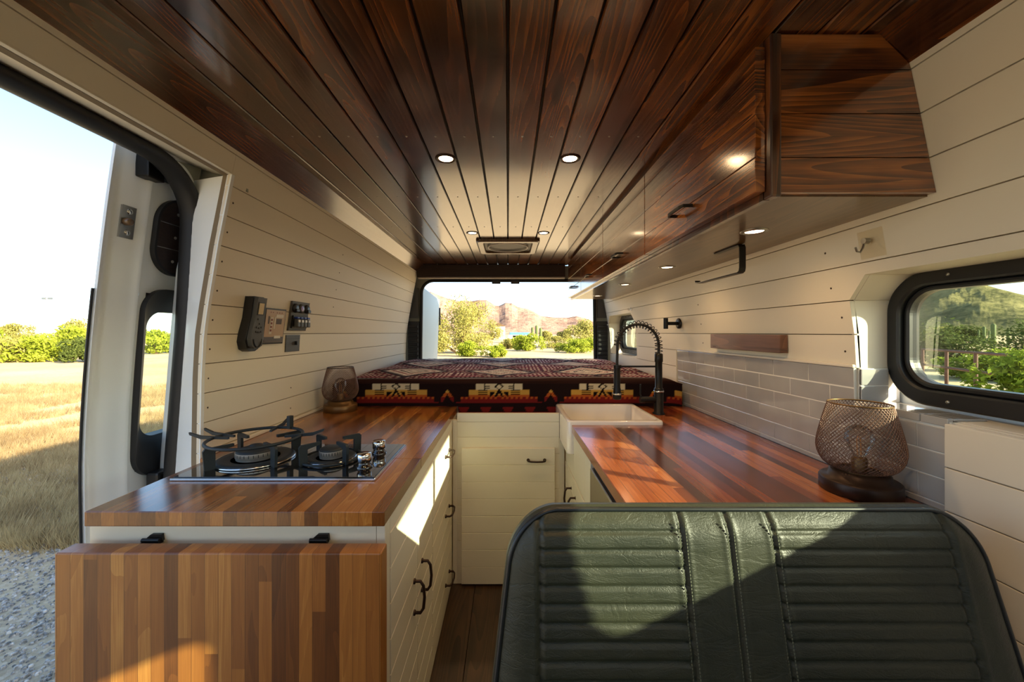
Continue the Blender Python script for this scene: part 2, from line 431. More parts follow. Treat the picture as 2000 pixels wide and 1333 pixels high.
m = MB().box(-.98, 1.0, Y0-.03, Y0, -1.16, -.12).box(-.98, 1.0, Y0-.03, Y0, .34, .60)
m.box(-.98, -.80, Y0-.03, Y0, -.12, .34).box(.82, 1.0, Y0-.03, Y0, -.12, .34)
struct(obj('unseen_cab_front', m, 'grey_plastic'))  # unseen cab dash and header, added to cut the light on the seat
m = None
# right wall with two recessed side windows in front and one at the bed
OP = [(-.97, -.13), (.01, 1.005), (2.72, 3.41)]      # recess openings (y from, y to)
OZ0, OZ1 = -.181, .142
m = MB()
def cut_y(y0, y1, z):     # chamfered upper corners
    d = max(0, (z-.083)/(OZ1-.083))*.054
    return y0+d, y1-d
for a, b in zip([-1.16]+zs, zs+[.54]):
    b = min(b, .54)
    if b-a < .01: continue
    if b <= OZ0+.001 or a >= .17:
        plank_poly(m, 1, [(Y0, a+gg), (Y0, b-gg), (Y1, b-gg), (Y1, a+gg)])
    elif b < .09:
        e = [Y0]+[v for o in OP for v in o]+[Y1]
        for k in range(0, len(e), 2):
            plank_poly(m, 1, [(e[k], a+gg), (e[k], b-gg), (e[k+1], b-gg), (e[k+1], a+gg)])
    else:
        e = [Y0]+[v for o in OP for v in o]+[Y1]
        for k in range(0, len(e), 2):
            p0, p1 = e[k], e[k+1]
            q0 = p0-.054 if k > 0 else p0; q1 = p1+.054 if k < len(e)-2 else p1
            plank_poly(m, 1, [(p0, a+gg), (q0, OZ1), (q1, OZ1), (p1, a+gg)])
        plank_poly(m, 1, [(Y0, OZ1), (Y0, b-gg), (Y1, b-gg), (Y1, OZ1)])
wr = struct(obj('wall_right', m, 'cream', bevel=.0009, seg=1))
m = MB()
def slab(mb, y0, y1, a, b, x0=.0105, x1=.03):
    for p, q in zip([a]+[z for z in ZL if a < z < b], [z for z in ZL if a < z < b]+[b]):
        A = [(wallx(p)+x0, y0, p), (wallx(q)+x0, y0, q), (wallx(q)+x1, y0, q), (wallx(p)+x1, y0, p)]
        mb.loft(A, [(x, y1, z) for x, y, z in A])
slab(m, Y0, Y1, -1.16, OZ0-.004); slab(m, Y0, Y1, OZ1+.004, .54)
e = [Y0]+[v for o in OP for v in o]+[Y1]
for k in range(0, len(e), 2): slab(m, e[k]-(.002 if k else 0)+ (.004 if k else 0), e[k+1]-.002, OZ0-.004, OZ1+.004)
obj('wall_backing', m, 'groove', wr)
# recess linings
for n_, (a, b) in enumerate(OP):
    out = [(a, OZ0), (b, OZ0), (b, .083), (b-.054, OZ1), (a+.054, OZ1), (a, .083)]
    t_ = .014
    big = [(a-t_, OZ0-t_), (b+t_, OZ0-t_), (b+t_, .083+t_*.4), (b-.054+t_*.4, OZ1+t_), (a+.054-t_*.4, OZ1+t_), (a-t_, .083+t_*.4)]
    m = MB(); X1 = 1.012
    L = len(out)
    for i in range(L):
        j = (i+1) % L
        q = [out[i], out[j], big[j], big[i]]
        m.loft([(wallx(z)+.0128, y, z) for y, z in q], [(X1, y, z) for y, z in q])
    struct(obj('trim_%d' % (n_+1), m, 'cream', bevel=.002))

def rr(y0, y1, z0, z1, r, n=14):
    pts = []
    for cy, cz, a0 in ((y1-r, z1-r, 0), (y0+r, z1-r, PI/2), (y0+r, z0+r, PI), (y1-r, z0+r, 1.5*PI)):
        for k in range(n+1):
            a = a0+PI/2*k/n; pts.append((cy+r*math.cos(a), cz+r*math.sin(a)))
    return pts
def frame_ring(mb, outer, inner, x0, x1, c=.004):
    """continuous ring swept round an opening, with a small chamfer on the room side"""
    n = len(outer); cy = sum(p[0] for p in outer)/n; cz = sum(p[1] for p in outer)/n
    def ins(P, Q, d): 
        r = []
        for p, q in zip(P, Q):
            v = Vector((q[0]-p[0], q[1]-p[1])); v = v.normalized()*d; r.append((p[0]+v.x, p[1]+v.y))
        return r
    oi = ins(outer, inner, c); io = ins(inner, outer, c)
    R = [[(x, *p) for p in P] for x, P in ((x1, outer), (x0+c, outer), (x0, oi), (x0, io), (x0+c, inner), (x1, inner))]
    mb.rings(R, False, False, True)
WIN = [(-.90, -.19), (.075, .965), (2.93, 3.37)]
for n_, (a, b) in enumerate(WIN):
    o_ = rr(a-.045, b+.042, -.171, .145, .095); i1 = rr(a-.012, b+.012, -.134, .112, .07); i_ = rr(a, b, -.12, .10, .058)
    m = MB(); frame_ring(m, o_, i1, .978, 1.012); frame_ring(m, i1, i_, .992, 1.02)
    w = struct(obj('window_%d' % (n_+1), m, 'black_plastic'))
    pn = MB(); 
    pn.add([(1.004, *p) for p in i1], [tuple(range(len(i1)))]); pn.add([(1.009, *p) for p in i1], [tuple(range(len(i1)))[::-1]])
    obj('pane', pn, 'glass', w)
    if n_ == 1:
        q = MB().box(.995, 1.016, .575, .600, -.125, .105)
        obj('mullion', q, 'black_plastic', w, bevel=.002)
    # screws on the frame
    m = MB()
    for yy in [a+.1+(b-a-.2)*k/3 for k in range(4)]:
        for zz in (-.155, .13): m.lathe([(.0001, -.0025), (.0035, -.002), (.004, 0)], (.978, yy, zz), 10, 'x')
    obj('frame_screws', m, 'steel', w)

# outer skin of the van: sides, roof and rear, with the window holes
vb = thing('van_body', 'white painted body of the van, seen around the open doorways', 'van', (0, 1, -1.2))
m = MB(); XS = 1.02
m.box(XS, XS+.02, Y0, Y1+.1, -1.25, -.165).box(XS, XS+.02, Y0, Y1+.1, .14, .62)
e = [Y0]+[v for o in WIN for v in (o[0]-.03, o[1]+.03)]+[Y1+.1]
for k in range(0, len(e), 2): m.box(XS, XS+.02, e[k], e[k+1], -.165, .14)
obj('side_skin', m, 'body', vb)
m = MB(); A = [(-1.03, Y0, .60), (-.88, Y0, .74), (0, Y0, .79), (.88, Y0, .74), (1.04, Y0, .60), (.86, Y0, .60), (0, Y0, .66), (-.86, Y0, .60)]
m.loft(A, [(x, Y1+.12, z) for x, y, z in A]); obj('roof_skin', m, 'body', vb)
m = MB()
def skinx(z): return 1.0+.045*math.cos((z+.35)*1.5)     # outward bulge of the side
zz = [-1.25, -1, -.75, -.5, -.25, 0, .2, .36, .5, .6]
for a, b in zip(zz, zz[1:]):
    A = [(-skinx(a)+.012, 1.27, a), (-skinx(b)+.012, 1.27, b), (-skinx(b)+.028, 1.27, b), (-skinx(a)+.028, 1.27, a)]
    m.loft(A, [(x, Y1+.1, z) for x, y, z in A])
obj('rear_quarter_skin', m, 'body', vb)
obj('door_header_skin', MB().box(-1.015, -.99, Y0, 1.27, .535, .62), 'body', vb)
# ---- sliding door opening: lining, jamb and rubber seal (path in the wall plane, corner rounded)
def sealx(z): return -(.989-.04*(z-.08) if z > .08 else .989+.08*min(.6, .08-z))
def opening_path(y1, ztop, r, yfront=-.12, zbot=-1.2):
    P = [(yfront, ztop)]
    P += [(y, ztop) for y in (.2, .5, .8)]
    for k in range(0, 11):
        a = PI/2*(1-k/10); P.append((y1-r+r*math.cos(a), ztop-r+r*math.sin(a)))
    P += [(y1, z) for z in (.2, 0, -.2, -.4, -.6, -.8, -1.0, zbot)]
    return P
sp = opening_path(1.205, .492, .155)
m = MB()
pts = [(sealx(z), y, z) for y, z in sp]
m.tube(pts, .0165, 14, flat=2.1); obj('door_seal', m, 'rubber', vb)
m = MB()
# flange outside of the seal: white jamb
P1 = opening_path(1.232, .512, .165); P2 = opening_path(1.262, .545, .175)
jd = lambda z: .036+.037*min(1, max(0, (.36-z)/.2))
R = [[(sealx(z)+.012, y, z) for y, z in P1], [(sealx(z)-jd(z), y, z) for y, z in P1], [(sealx(z)-jd(z)-.002, y, z) for y, z in P2], [(sealx(z)+.012, y, z) for y, z in P2]]
n = len(P1)
for i in range(n-1):
    q = [R[0][i], R[1][i], R[2][i], R[3][i], R[0][i+1], R[1][i+1], R[2][i+1], R[3][i+1]]
    m.add(q, [(0, 1, 5, 4), (1, 2, 6, 5), (2, 3, 7, 6), (3, 0, 4, 7)], True)
obj('door_jamb', m, 'body', vb)
# interior return (white lining) from the plank edge out to the seal
m = MB(); R = []
for k in range(41):
    z = -1.16+1.626*k/40
    R.append([(-wallx(z)+.001, YD-.002, z), (sealx(z)-.012, 1.200, z), (sealx(z)-.012, 1.212, z), (-wallx(z)+.001, YD+.010, z)])
m.rings(R, False, True)
lin = obj('doorway_lining', m, 'body', vb)
m = MB()
m.loft([(-.811, Y0+.02, .466), (-.811, Y0+.02, .4745), (-.955, Y0+.02, .516), (-.955, Y0+.02, .507)], [(-.811, YD+.02, .466), (-.811, YD+.02, .4745), (-.955, YD+.09, .516), (-.955, YD+.09, .507)])
obj('doorway_lining', m, 'cream', vb)
# corner gusset of bare metal between lining and seal
m = MB(); cp = [(y, z) for y, z in sp if .9 < y and z > .15]
hub = (YD+.055, .506)
for (ya, za), (yb, zb) in zip(cp, cp[1:]):
    m.add([(sealx(za)-.004, ya, za), (sealx(zb)-.004, yb, zb), (-.945, *hub)], [(0, 1, 2)], True)
obj('corner_gusset', m, 'body_grey', vb)
obj('corner_plate', MB().box(-.985, -.815, 1.213, 1.222, .44, .555), 'body_grey', vb)

# ---- rear doorway
m = MB()
yR = 3.50
RX = .775
outer = [(-.93, -1.16), (-.93, .60), (.93, .60), (.93, -1.16)]
inn = []
for cx, cz, a0 in ((RX-.11, .466-.11, 0), (-RX+.11, .466-.11, PI/2)):
    for k in range(9):
        a = a0+PI/2*k/8; inn.append((cx+.11*math.cos(a)+(0), cz+.11*math.sin(a)))
inn = [(RX+.02, -1.16)]+inn+[(-RX-.02, -1.16)]
oo = [(.93, -1.16)]+[(.93, .60)]*9+[(-.93, .60)]*9+[(-.93, -1.16)]
for i in range(len(inn)-1):
    q = [oo[i], oo[i+1], inn[i+1], inn[i]]
    if oo[i] == oo[i+1]: q = [oo[i], inn[i+1], inn[i]]
    A = [(x, yR, z) for x, z in q]; B = [(x, yR+.05, z) for x, z in q]
    m.loft(A[::-1], B[::-1])
obj('rear_frame', m, 'body_grey', vb)
m = MB(); m.tube([(x, yR-.006, z) for x, z in inn], .014, 10)
obj('rear_seal', m, 'rubber', vb)
for x in (-.105, .065): obj('rear_latch_catch', MB().box(x-.038, x+.038, yR-.02, yR+.01, .438, .475), 'black_plastic', vb, bevel=.004)
# header board across the rear opening
m = MB().box(-.795, .50, Y1-.05, Y1-.02, .482, CZ-.001)
struct(obj('trim_4', m, 'header_wood', bevel=.004))
m = MB().box(-.79, .50, Y1-.018, Y1+.0, .474, .4835)
struct(obj('trim_5', m, 'cream', bevel=.001))
# rear pillars: dark upper cover and ribbed vents
for s_ in (-1, 1):
    pv = thing('pillar_vent', ('ribbed black air vent on the %s rear pillar beside the bed' % ('left' if s_ < 0 else 'right')), 'vent', (s_*.84, Y1+.03, -.3))
    m = MB().box(*sorted((s_*.795, s_*.893)), Y1+.03, Y1+.05, -.33, .10)
    obj('housing', m, 'black_plastic', pv, bevel=.004)
    m = MB()
    for k in range(9):
        z = -.28+k*.04
        m.box(*sorted((s_*.80, s_*.885)), Y1+.012, Y1+.032, z, z+.026)
    obj('louvres', m, 'rubber', pv, bevel=.006)
    m = MB().loft([(s_*.80, Y1+.03, .13), (s_*.886, Y1+.03, .13), (s_*.815, Y1+.03, .40), (s_*.80, Y1+.03, .40)][::s_], [(s_*.80, Y1+.05, .13), (s_*.886, Y1+.05, .13), (s_*.815, Y1+.05, .40), (s_*.80, Y1+.05, .40)][::s_])
    obj('upper_cover', m, 'grey_plastic', pv, bevel=.003)
# open left rear door, folded back
rd = thing('rear_door', 'rear cargo door, tinted blue-grey for shade, standing open at the left of the rear doorway', 'door', (-.80, yR+.06, -1.15))
m = MB()
A = [(-.79, 3.60, -1.15), (-.79, 3.60, .43), (-.83, 3.60, .43), (-.83, 3.60, -1.15)]
B = [(-.80, 4.24, -1.15), (-.745, 4.24, .36), (-.785, 4.24, .36), (-.84, 4.24, -1.15)]
m.loft(A, B); obj('door_panel', m, 'body_shaded', rd, bevel=.012)
m = MB().box(-.775, -.765, 4.12, 4.2, -.02, .08); obj('latch', m, 'steel', rd, bevel=.002)
m = MB().box(-.752, -.738, 4.25, 4.262, .08, .27); obj('edge_seal', m, 'rubber', rd)

# ------------------------------------------------------------------ tile backsplash
bs = thing('tile_backsplash', 'grey glossy subway tiles along the right wall above the counter', 'backsplash', (.9, 1.5, -.37))
TL, TH, G = .1525, .0508, .0022
m = MB(); gr = MB()
def tile(mb, y0, y1, z0, z1):
    if y1-y0 < .008 or z1-z0 < .006: return
    xo = lambda z: wallx(z)-.008
    A = [(xo(z0), y0, z0), (xo(z1), y0, z1), (wallx(z1), y0, z1), (wallx(z0), y0, z0)]
    mb.loft(A, [(x, y1, z) for x, y, z in A])
def tile_zone(ya, yb, za, zb):
    r = 0; z1 = -.092
    while z1 > -.37:
        z0 = z1-TH; offs = 1.005 + (0 if r % 2 == 0 else -.0763) - TL*3
        y = offs
        while y < yb:
            a = max(y+G/2, ya+G/2); b = min(y+TL-G/2, yb-G/2)
            if b > a and min(z1, zb) - max(z0, za) > .006: tile(m, a, b, max(z0, za), min(z1, zb))
            y += TL
        z1 = z0-G; r += 1
tile_zone(1.005, 2.055, -.3695, -.092)
tile_zone(.789, 1.005, -.3695, -.196)
for (ya, yb, zb) in ((1.005, 2.055, -.092), (.789, 1.005, -.1825)):
    A = [(wallx(-.3695)-.0065, ya, -.3695), (wallx(zb)-.0065, ya, zb), (wallx(zb)-.0003, ya, zb), (wallx(-.3695)-.0003, ya, -.3695)]
    gr.loft(A, [(x, yb, z) for x, y, z in A])
# tiles returning on the recess cheek and on the sill
for (z1, z0) in ((-.094, -.135), (-.1375, -.178)):
    m.box(.905, .975, .996, 1.003, z0, z1)
y = .995
while y > .79:
    m.box(.905, .974, max(y-.0508*3, .79), y-G, -.181, -.176); y -= .1525
gr.box(.905, .975, .9985, 1.0045, -.181, -.092)
y = .995
while y > .79:
    a = max(y-.1525+G, .79); m.box(.893, .9045, a, y, -.193, -.176); y -= .1525
obj('tiles', m, 'tile', bs, bevel=.0014)
obj('grout', gr, 'grout', bs)
m = MB().box(wallx(-.09)-.010, wallx(-.09)-.0005, 1.005, 2.058, -.0915, -.083).box(.89, .9, 2.0565, 2.0625, -.369, -.083)
obj('edge_trim', m, 'cream', bs, bevel=.002)

# white boarded box panel beside the seat, right foreground
m = MB(); z = -.185
while z > -1.12:
    m.box(.884, .9, Y0, .7885, z-.0865, z-.0005 if z < -.19 else z); z -= .088
pnl = struct(obj('wall_side', m, 'cream', bevel=.0015))
pnl['label'] = 'white boarded side panel beside the bench seat'; pnl['category'] = 'wall panel'
m = MB().box(.886, .899, Y0, .786, -1.15, -.19); obj('panel_backing', m, 'groove', pnl)

# ------------------------------------------------------------------ cabinets, counters
def handle(mb, p, along, out, L=.085, r=.0042, so=.026):
    """bow pull: p centre on the face, along/out unit vectors"""
    p = Vector(p); a = Vector(along); o = Vector(out)
    pts = [p-a*L/2, p-a*L/2+o*so*.7, p-a*(L/2-.012)+o*so, p+o*(so+.003), p+a*(L/2-.012)+o*so, p+a*L/2+o*so*.7, p+a*L/2]
    mb.tube(pts, r, 8)
    for q in (-1, 1): mb.lathe([(.0075, 0), (.007, .004), (.004, .006)], p+a*q*L/2, 12, 'x') if abs(o.x) > .5 else mb.lathe([(.0075, 0), (.007, -.004), (.004, -.006)], p+a*q*L/2, 12, 'y')
    return mb
def boards_x(mb, xf, th, y0, y1, z0, z1, sp=.078, g=.0012, top=None, sgn=1):
    """boards stacked in z on a face normal to x; xf face plane"""
    z = z1
    while z > z0+.004:
        a = max(z-sp, z0); mb.box(*sorted((xf, xf-sgn*th)), y0, y1, a+g, z-g); z = a
    mb.box(*sorted((xf-sgn*.0025, xf-sgn*th)), y0+.0005, y1-.0005, z0+.0005, z1-.0005)
    return mb
XL = -.255
lc = thing('kitchen_cabinet', 'long cream board-fronted cabinet on the left, under the hob counter', 'cabinet', (-.56, 1.3, -1.16))
m = MB().box(-.872, XL-.020, .812, 1.93, -1.16, -.4015)
obj('body', m, 'cream_cab', lc)
m = MB().box(XL-.0195, XL-.001, .812, .845, -1.155, -.4015); obj('end_stile', m, 'cream_cab', lc, bevel=.0015)
FX = XL
d1 = [(.848, 1.098), (1.101, 1.316)]
for k, (a, b) in enumerate(d1):
    dz = MB(); boards_x(dz, FX, .018, a, b, -1.10, -.435)
    d = obj('door', dz, 'cream_cab', lc, bevel=.0009, seg=1)
    hy = 1.053 if k == 0 else 1.148
    h_ = MB(); handle(h_, (FX+.0005, hy, -.716), (0, 0, 1), (1, 0, 0)); ho = obj('handle', h_, 'bronze', d)
obj('rail', MB().box(XL-.0195, XL-.001, .8455, 1.93, -.4335, -.4018), 'cream_cab', lc)
obj('kick_rail', MB().box(XL-.0195, XL-.004, .8455, 1.93, -1.155, -1.102), 'cream_cab', lc)
for a, b, hz in ((-.645, -.435, -.507), (-.872, -.648, -.748), (-1.10, -.875, -1.03)):
    dz = MB(); boards_x(dz, FX, .018, 1.32, 1.772, a, b)
    d = obj('drawer', dz, 'cream_cab', lc, bevel=.0009, seg=1)
    h_ = MB(); handle(h_, (FX+.0005, 1.63, hz), (0, 1, 0), (1, 0, 0), L=.095); obj('handle', h_, 'bronze', d)

m = MB()
m.box(-.875, XL, .803, YD-.003, -.401, -.37).box(-.9055, XL, YD-.003, 1.95, -.401, -.37)
lt = tag(obj('countertop', m, 'butcher', bevel=.002), 'butcher block worktop on the left, under the gas hob', 'countertop')
m = MB().box(-.9045, -.893, YD+.01, 1.95, -.3695, -.358)
struct(obj('trim_6', m, 'cream', bevel=.002))
# drop-down leaf at the end of the left counter
lf = thing('drop_leaf', 'hinged butcher block leaf hanging down below the left counter end', 'table leaf', (-.56, .76, -1.1))
m = MB().box(-.877, -.245, .752, .790, -1.08, -.427)
obj('leaf_board', m, 'butcher_v', lf, bevel=.003)
for x in (-.735, -.39):
    m = MB().loft([(x-.02, .805, -.432), (x+.02, .805, -.432), (x+.018, .805, -.418), (x-.004, .805, -.418)], [(x-.02, .811, -.432), (x+.02, .811, -.432), (x+.018, .811, -.418), (x-.004, .811, -.418)])
    m.box(x-.018, x+.018, .7905, .811, -.436, -.431).cyl((x, .801, -.428), .004, -.018, .018, 12, 'x')
    obj('bracket', m, 'black_metal', lf, bevel=.001)

# bench front under the bed, between the two cabinets
bn = thing('bed_base', 'cream boarded bed base across the aisle end, with a hinged door', 'bed base', (0, 1.9, -1.16))
m = MB(); z = -.372; 
for a in (-.372, -.405, -.455, -.509, -.563, -.641, -.719, -.797, -.875, -.953, -1.031, -1.109, -1.159):
    pass
zz3 = [-.372, -.412, -.482, -.56, -.64, -.72, -.80, -.88, -.96, -1.04, -1.10, -1.159]
for a, b in zip(zz3, zz3[1:]): m.box(-.2345, .2365, 1.793, 1.81, b+.0012, a-.0012)
m.box(-.2345, .2365, 1.796, 1.811, -1.159, -.373).box(-.2545, -.234, 1.794, 1.811, -1.159, -.403).box(.236, .2605, 1.794, 1.811, -1.159, -.49)
obj('front_panel', m, 'cream_cab', bn, bevel=.0009, seg=1)
m = MB(); z = -.528
zc = [-.528, -.562] + [-.64-.078*k for k in range(7)] + [-1.152]
zc = [-.528, -.605, -.683, -.76, -.838, -.915, -.993, -1.071, -1.15]
for a, b in zip(zc, zc[1:]): m.box(-.212, .214, 1.775, 1.792, b+.0012, a-.0012)
m.box(-.2115, .2135, 1.778, 1.792, -1.149, -.529)
d = obj('door', m, 'cream_cab', bn, bevel=.0009, seg=1)
h_ = MB(); handle(h_, (.13, 1.7745, -.582), (1, 0, 0), (0, -1, 0), L=.075); obj('handle', h_, 'bronze', d)
m = MB().box(-.90, .90, 1.97, 3.4, -.46, -.44).box(-.90, .90, 1.97, 2.0, -1.155, -.461).box(-.9, .9, 3.37, 3.4, -1.155, -.461)
obj('platform', m, 'cream_cab', bn)

# right cabinets: sink unit and fridge
XR = .262
sk = thing('sink_cabinet', 'cream cabinet with two doors below the apron sink on the right', 'cabinet', (.58, 1.7, -1.16))
m = MB().box(XR+.02, .885, 1.245, 1.578, -1.16, -.4015).box(XR+.02, .885, 1.579, 1.93, -1.16, -.56)
obj('body', m, 'cream_cab', sk)
m = MB().box(XR+.002, XR+.0195, 1.245, 1.335, -1.155, -.4015).box(XR+.002, XR+.0195, 1.3355, 1.56, -.580, -.4015).box(XR+.002, XR+.0195, 1.5605, 1.772, -.580, -.492)
obj('face_frame', m, 'cream_cab', sk, bevel=.001)
for k, (a, b) in enumerate(((1.338, 1.553), (1.556, 1.772))):
    dz = MB(); boards_x(dz, XR, .018, a, b, -1.12, -.583, sgn=-1)
    d = obj('door', dz, 'cream_cab', sk, bevel=.0009, seg=1)
    hy = 1.51 if k == 0 else 1.605
    h_ = MB(); handle(h_, (XR-.0005, hy, -.685), (0, 0, 1), (-1, 0, 0)); obj('handle', h_, 'bronze', d)
fr = thing('fridge', 'black-framed grey under-counter fridge at the right, behind the seat', 'fridge', (.58, .98, -1.16))
m = MB().box(XR+.012, .88, .84, 1.24, -1.158, -.403); obj('housing', m, 'black_plastic', fr, bevel=.002)
m = MB().box(XR-.004, XR+.0115, .85, 1.225, -1.13, -.425); obj('door', m, 'steel', fr, bevel=.004)

m = MB().box(.255, .8965, .812, 1.555, -.401, -.37).box(.64, .8965, 1.5555, 1.95, -.401, -.37)
rt = tag(obj('countertop', m, 'butcher_dark', bevel=.002), 'dark butcher block worktop on the right, around the apron sink', 'countertop')

# apron sink
sx0, sx1, sy0, sy1, zt, zb = .238, .628, 1.562, 1.952, -.356, -.488
def rrect(x0, x1, y0, y1, r, z, n=5):
    P = []
    for cx, cy, a0 in ((x1-r, y1-r, 0), (x0+r, y1-r, PI/2), (x0+r, y0+r, PI), (x1-r, y0+r, 1.5*PI)):
        for k in range(n+1):
            a = a0+PI/2*k/n; P.append((cx+r*math.cos(a), cy+r*math.sin(a), z))
    return P
R = [rrect(sx0, sx1, sy0, sy1, .018, zb), rrect(sx0, sx1, sy0, sy1, .018, zt-.006), rrect(sx0+.003, sx1-.003, sy0+.003, sy1-.003, .016, zt-.001), rrect(sx0+.007, sx1-.007, sy0+.007, sy1-.007, .014, zt),
     rrect(sx0+.018, sx1-.018, sy0+.018, sy1-.018, .02, zt), rrect(sx0+.023, sx1-.023, sy0+.023, sy1-.023, .022, zt-.004), rrect(sx0+.03, sx1-.03, sy0+.03, sy1-.03, .03, zb+.03),
     rrect(sx0+.05, sx1-.05, sy0+.05, sy1-.05, .03, zb+.012)]
m = MB().rings(R, True, True)
sink = thing('apron_sink', 'white porcelain apron-front sink set in the right counter by the bed', 'sink', (.43, 1.76, zb))
obj('basin', m, 'porcelain', sink)
m = MB().lathe([(.001, .003), (.02, .0035), (.03, .002), (.032, 0)], (.43, 1.76, zb+.0125), 24); obj('drain', m, 'chrome', sink)

# spring faucet
fx, fy = .684, 1.765
fa = thing('spring_faucet', 'matt black spring-neck kitchen faucet behind the apron sink', 'faucet', (fx, fy, -.37))
m = MB().lathe([(.026, 0), (.026, .006), (.0205, .010), (.0205, .115), (.018, .118), (.0155, .12), (.0155, .235), (.018, .24), (.018, .272), (.013, .276)], (fx, fy, -.37), 24)
obj('column', m, 'black_metal', fa)
m = MB().lathe([(.0212, .1), (.023, .102), (.023, .106), (.0212, .108)], (fx, fy, -.37), 24); obj('collar', m, 'chrome', fa)
# arc from column top to spray head
arc = [(fx, fy, -.095+.02*k) for k in range(3)]
hx = .497; cx_ = (fx+hx)/2; ra = (fx-hx)/2
for k in range(0, 25):
    a = PI*k/24; arc.append((cx_+ra*math.cos(a), fy, -.058+ra*math.sin(a)*1.02))
for k in range(1, 5): arc.append((hx-.002*k*.3, fy, -.058-.024*k))
m = MB().tube(arc, .0062, 10); obj('hose', m, 'rubber', fa)
pts = [Vector(p) for p in arc]; L = [0]
for a, b in zip(pts, pts[1:]): L.append(L[-1]+(b-a).length)
def along(s):
    for i in range(len(L)-1):
        if s <= L[i+1]: return pts[i].lerp(pts[i+1], (s-L[i])/(L[i+1]-L[i])), (pts[i+1]-pts[i]).normalized()
    return pts[-1], (pts[-1]-pts[-2]).normalized()
hel = []; turns = 21; N = turns*16; S_ = L[-1]*.78
for k in range(N+1):
    s = S_*k/N; p, t = along(s); nrm = Vector((0, 1, 0)); bn_ = t.cross(nrm).normalized(); a = 2*PI*turns*k/N
    hel.append(p+(nrm*math.cos(a)+bn_*math.sin(a))*.0158)
m = MB().tube(hel, .0018, 6); obj('spring', m, 'black_metal', fa)
m = MB().lathe([(.011, .055), (.0145, .05), (.0145, -.045), (.0165, -.05), (.0165, -.066), (.019, -.072), (.019, -.094), (.015, -.098)], (hx-.002, fy, -.205), 20); obj('spray_head', m, 'black_metal', fa)
m = MB().lathe([(.0192, -.069), (.0205, -.071), (.0205, -.074), (.0192, -.076)], (hx-.002, fy, -.205), 20); obj('spray_ring', m, 'chrome', fa)
m = MB().box(.605-.105+.0, .672, fy-.004, fy+.004, -.158, -.150).lathe([(.0175, -.014), (.0175, 0)], (hx, fy, -.147), 16); obj('holder_arm', m, 'black_metal', fa, bevel=.001)
m = MB().cyl((fx, fy-.0, -.305), .014, -.085, -.018, 16, 'x').tube([(fx-.075, fy, -.302), (fx-.083, fy, -.28), (fx-.083, fy, -.235)], .0042, 8); obj('lever', m, 'black_metal', fa)

# ------------------------------------------------------------------ gas hob
hb = thing('gas_hob', 'two-burner gas hob with black glass top in the left counter', 'hob', (-.586, 1.115, -.37))
m = MB().box(-.841, -.330, .967, 1.265, -.3698, -.3635); obj('steel_rim', m, 'chrome', hb, bevel=.0015)
m = MB().box(-.836, -.335, .972, 1.260, -.3634, -.3610); obj('glass_top', m, 'glass_black', hb, bevel=.0008)
def burner(cx, cy, R, big):
    z = -.361
    m = MB().lathe([(R, 0), (R, .006), (R*.93, .010), (R*.8, .008), (R*.62, .006)], (cx, cy, z), 48); b = obj('burner', m, 'cast', hb)
    m = MB().lathe([(R*1.01, .0005), (R*1.03, .003), (R*1.01, .0055), (R*.99, .006)], (cx, cy, z), 48); obj('spill_ring', m, 'chrome', b)
    r2 = R*.52 if big else R*.50
    m = MB().lathe([(r2*.96, .004), (r2*.96, .012), (r2, .0125), (r2, .026)], (cx, cy, z), 48); obj('burner_ring', m, 'crown', b)
    m = MB()
    for k in range(28):
        a = 2*PI*k/28; c, s = math.cos(a), math.sin(a)
        w_ = .0009; r_ = r2+.0004
        m.add([(cx+c*r_-s*w_, cy+s*r_+c*w_, z+.016), (cx+c*r_+s*w_, cy+s*r_-c*w_, z+.016), (cx+c*r_+s*w_, cy+s*r_-c*w_, z+.024), (cx+c*r_-s*w_, cy+s*r_+c*w_, z+.024)], [(0, 1, 2, 3)])
    obj('flame_ports', m, 'cast', b)
    m = MB().lathe([(r2*.97, .026), (r2*.95, .030), (r2*.8, .033), (.0005, .034)], (cx, cy, z), 40); obj('burner_cap', m, 'cast', b)
    if big: m = MB().lathe([(.016, .034), (.016, .042), (.001, .044)], (cx, cy, z), 20); obj('inner_cap', m, 'cast', b)
burner(-.718, 1.11, .098, True); burner(-.505, 1.115, .066, False)
def blade(mb, cx, cy, ang, pts, th):
    c, s = math.cos(ang), math.sin(ang)
    A = [(cx+c*r-s*th, cy+s*r+c*th, -.361+h) for r, h in pts]; B = [(cx+c*r+s*th, cy+s*r-c*th, -.361+h) for r, h in pts]
    mb.loft(A, B)
for k in range(4):
    m = MB()
    blade(m, -.718, 1.11, PI*.30+k*PI/2, [(.098, .0), (.122, .0), (.126, .05), (.12, .058), (.055, .058), (.055, .050), (.098, .046)], .0035)
    obj('pan_support', m, 'cast', hb, bevel=.002)
m = MB().tube([(-.718+.118*math.cos(2*PI*k/48), 1.11+.118*math.sin(2*PI*k/48), -.2995) for k in range(48)], .0045, 8, closed=True)
for a in (PI*.06, PI*.52, PI*.93, PI*1.02):
    blade(m, -.718, 1.11, a, [(.075, .058), (.15, .060), (.18, .072), (.182, .079), (.15, .069), (.075, .064)], .0032)
blade(m, -.718, 1.11, PI*.40, [(.108, .060), (.122, .060), (.122, .10), (.108, .10)], .006)
obj('wok_ring', m, 'cast', hb)
for k in range(4):
    m = MB(); blade(m, -.505, 1.115, PI*.28+k*PI/2, [(.068, .0), (.088, .0), (.09, .05), (.084, .056), (.034, .056), (.034, .048), (.068, .042)], .0035)
    obj('pan_support', m, 'cast', hb, bevel=.002)
m = MB()
m.tube([(-.505+.079*math.cos(2*PI*k/40), 1.115+.079*math.sin(2*PI*k/40), -.356) for k in range(40)], .004, 8, closed=True)
obj('support_ring', m, 'cast', hb)
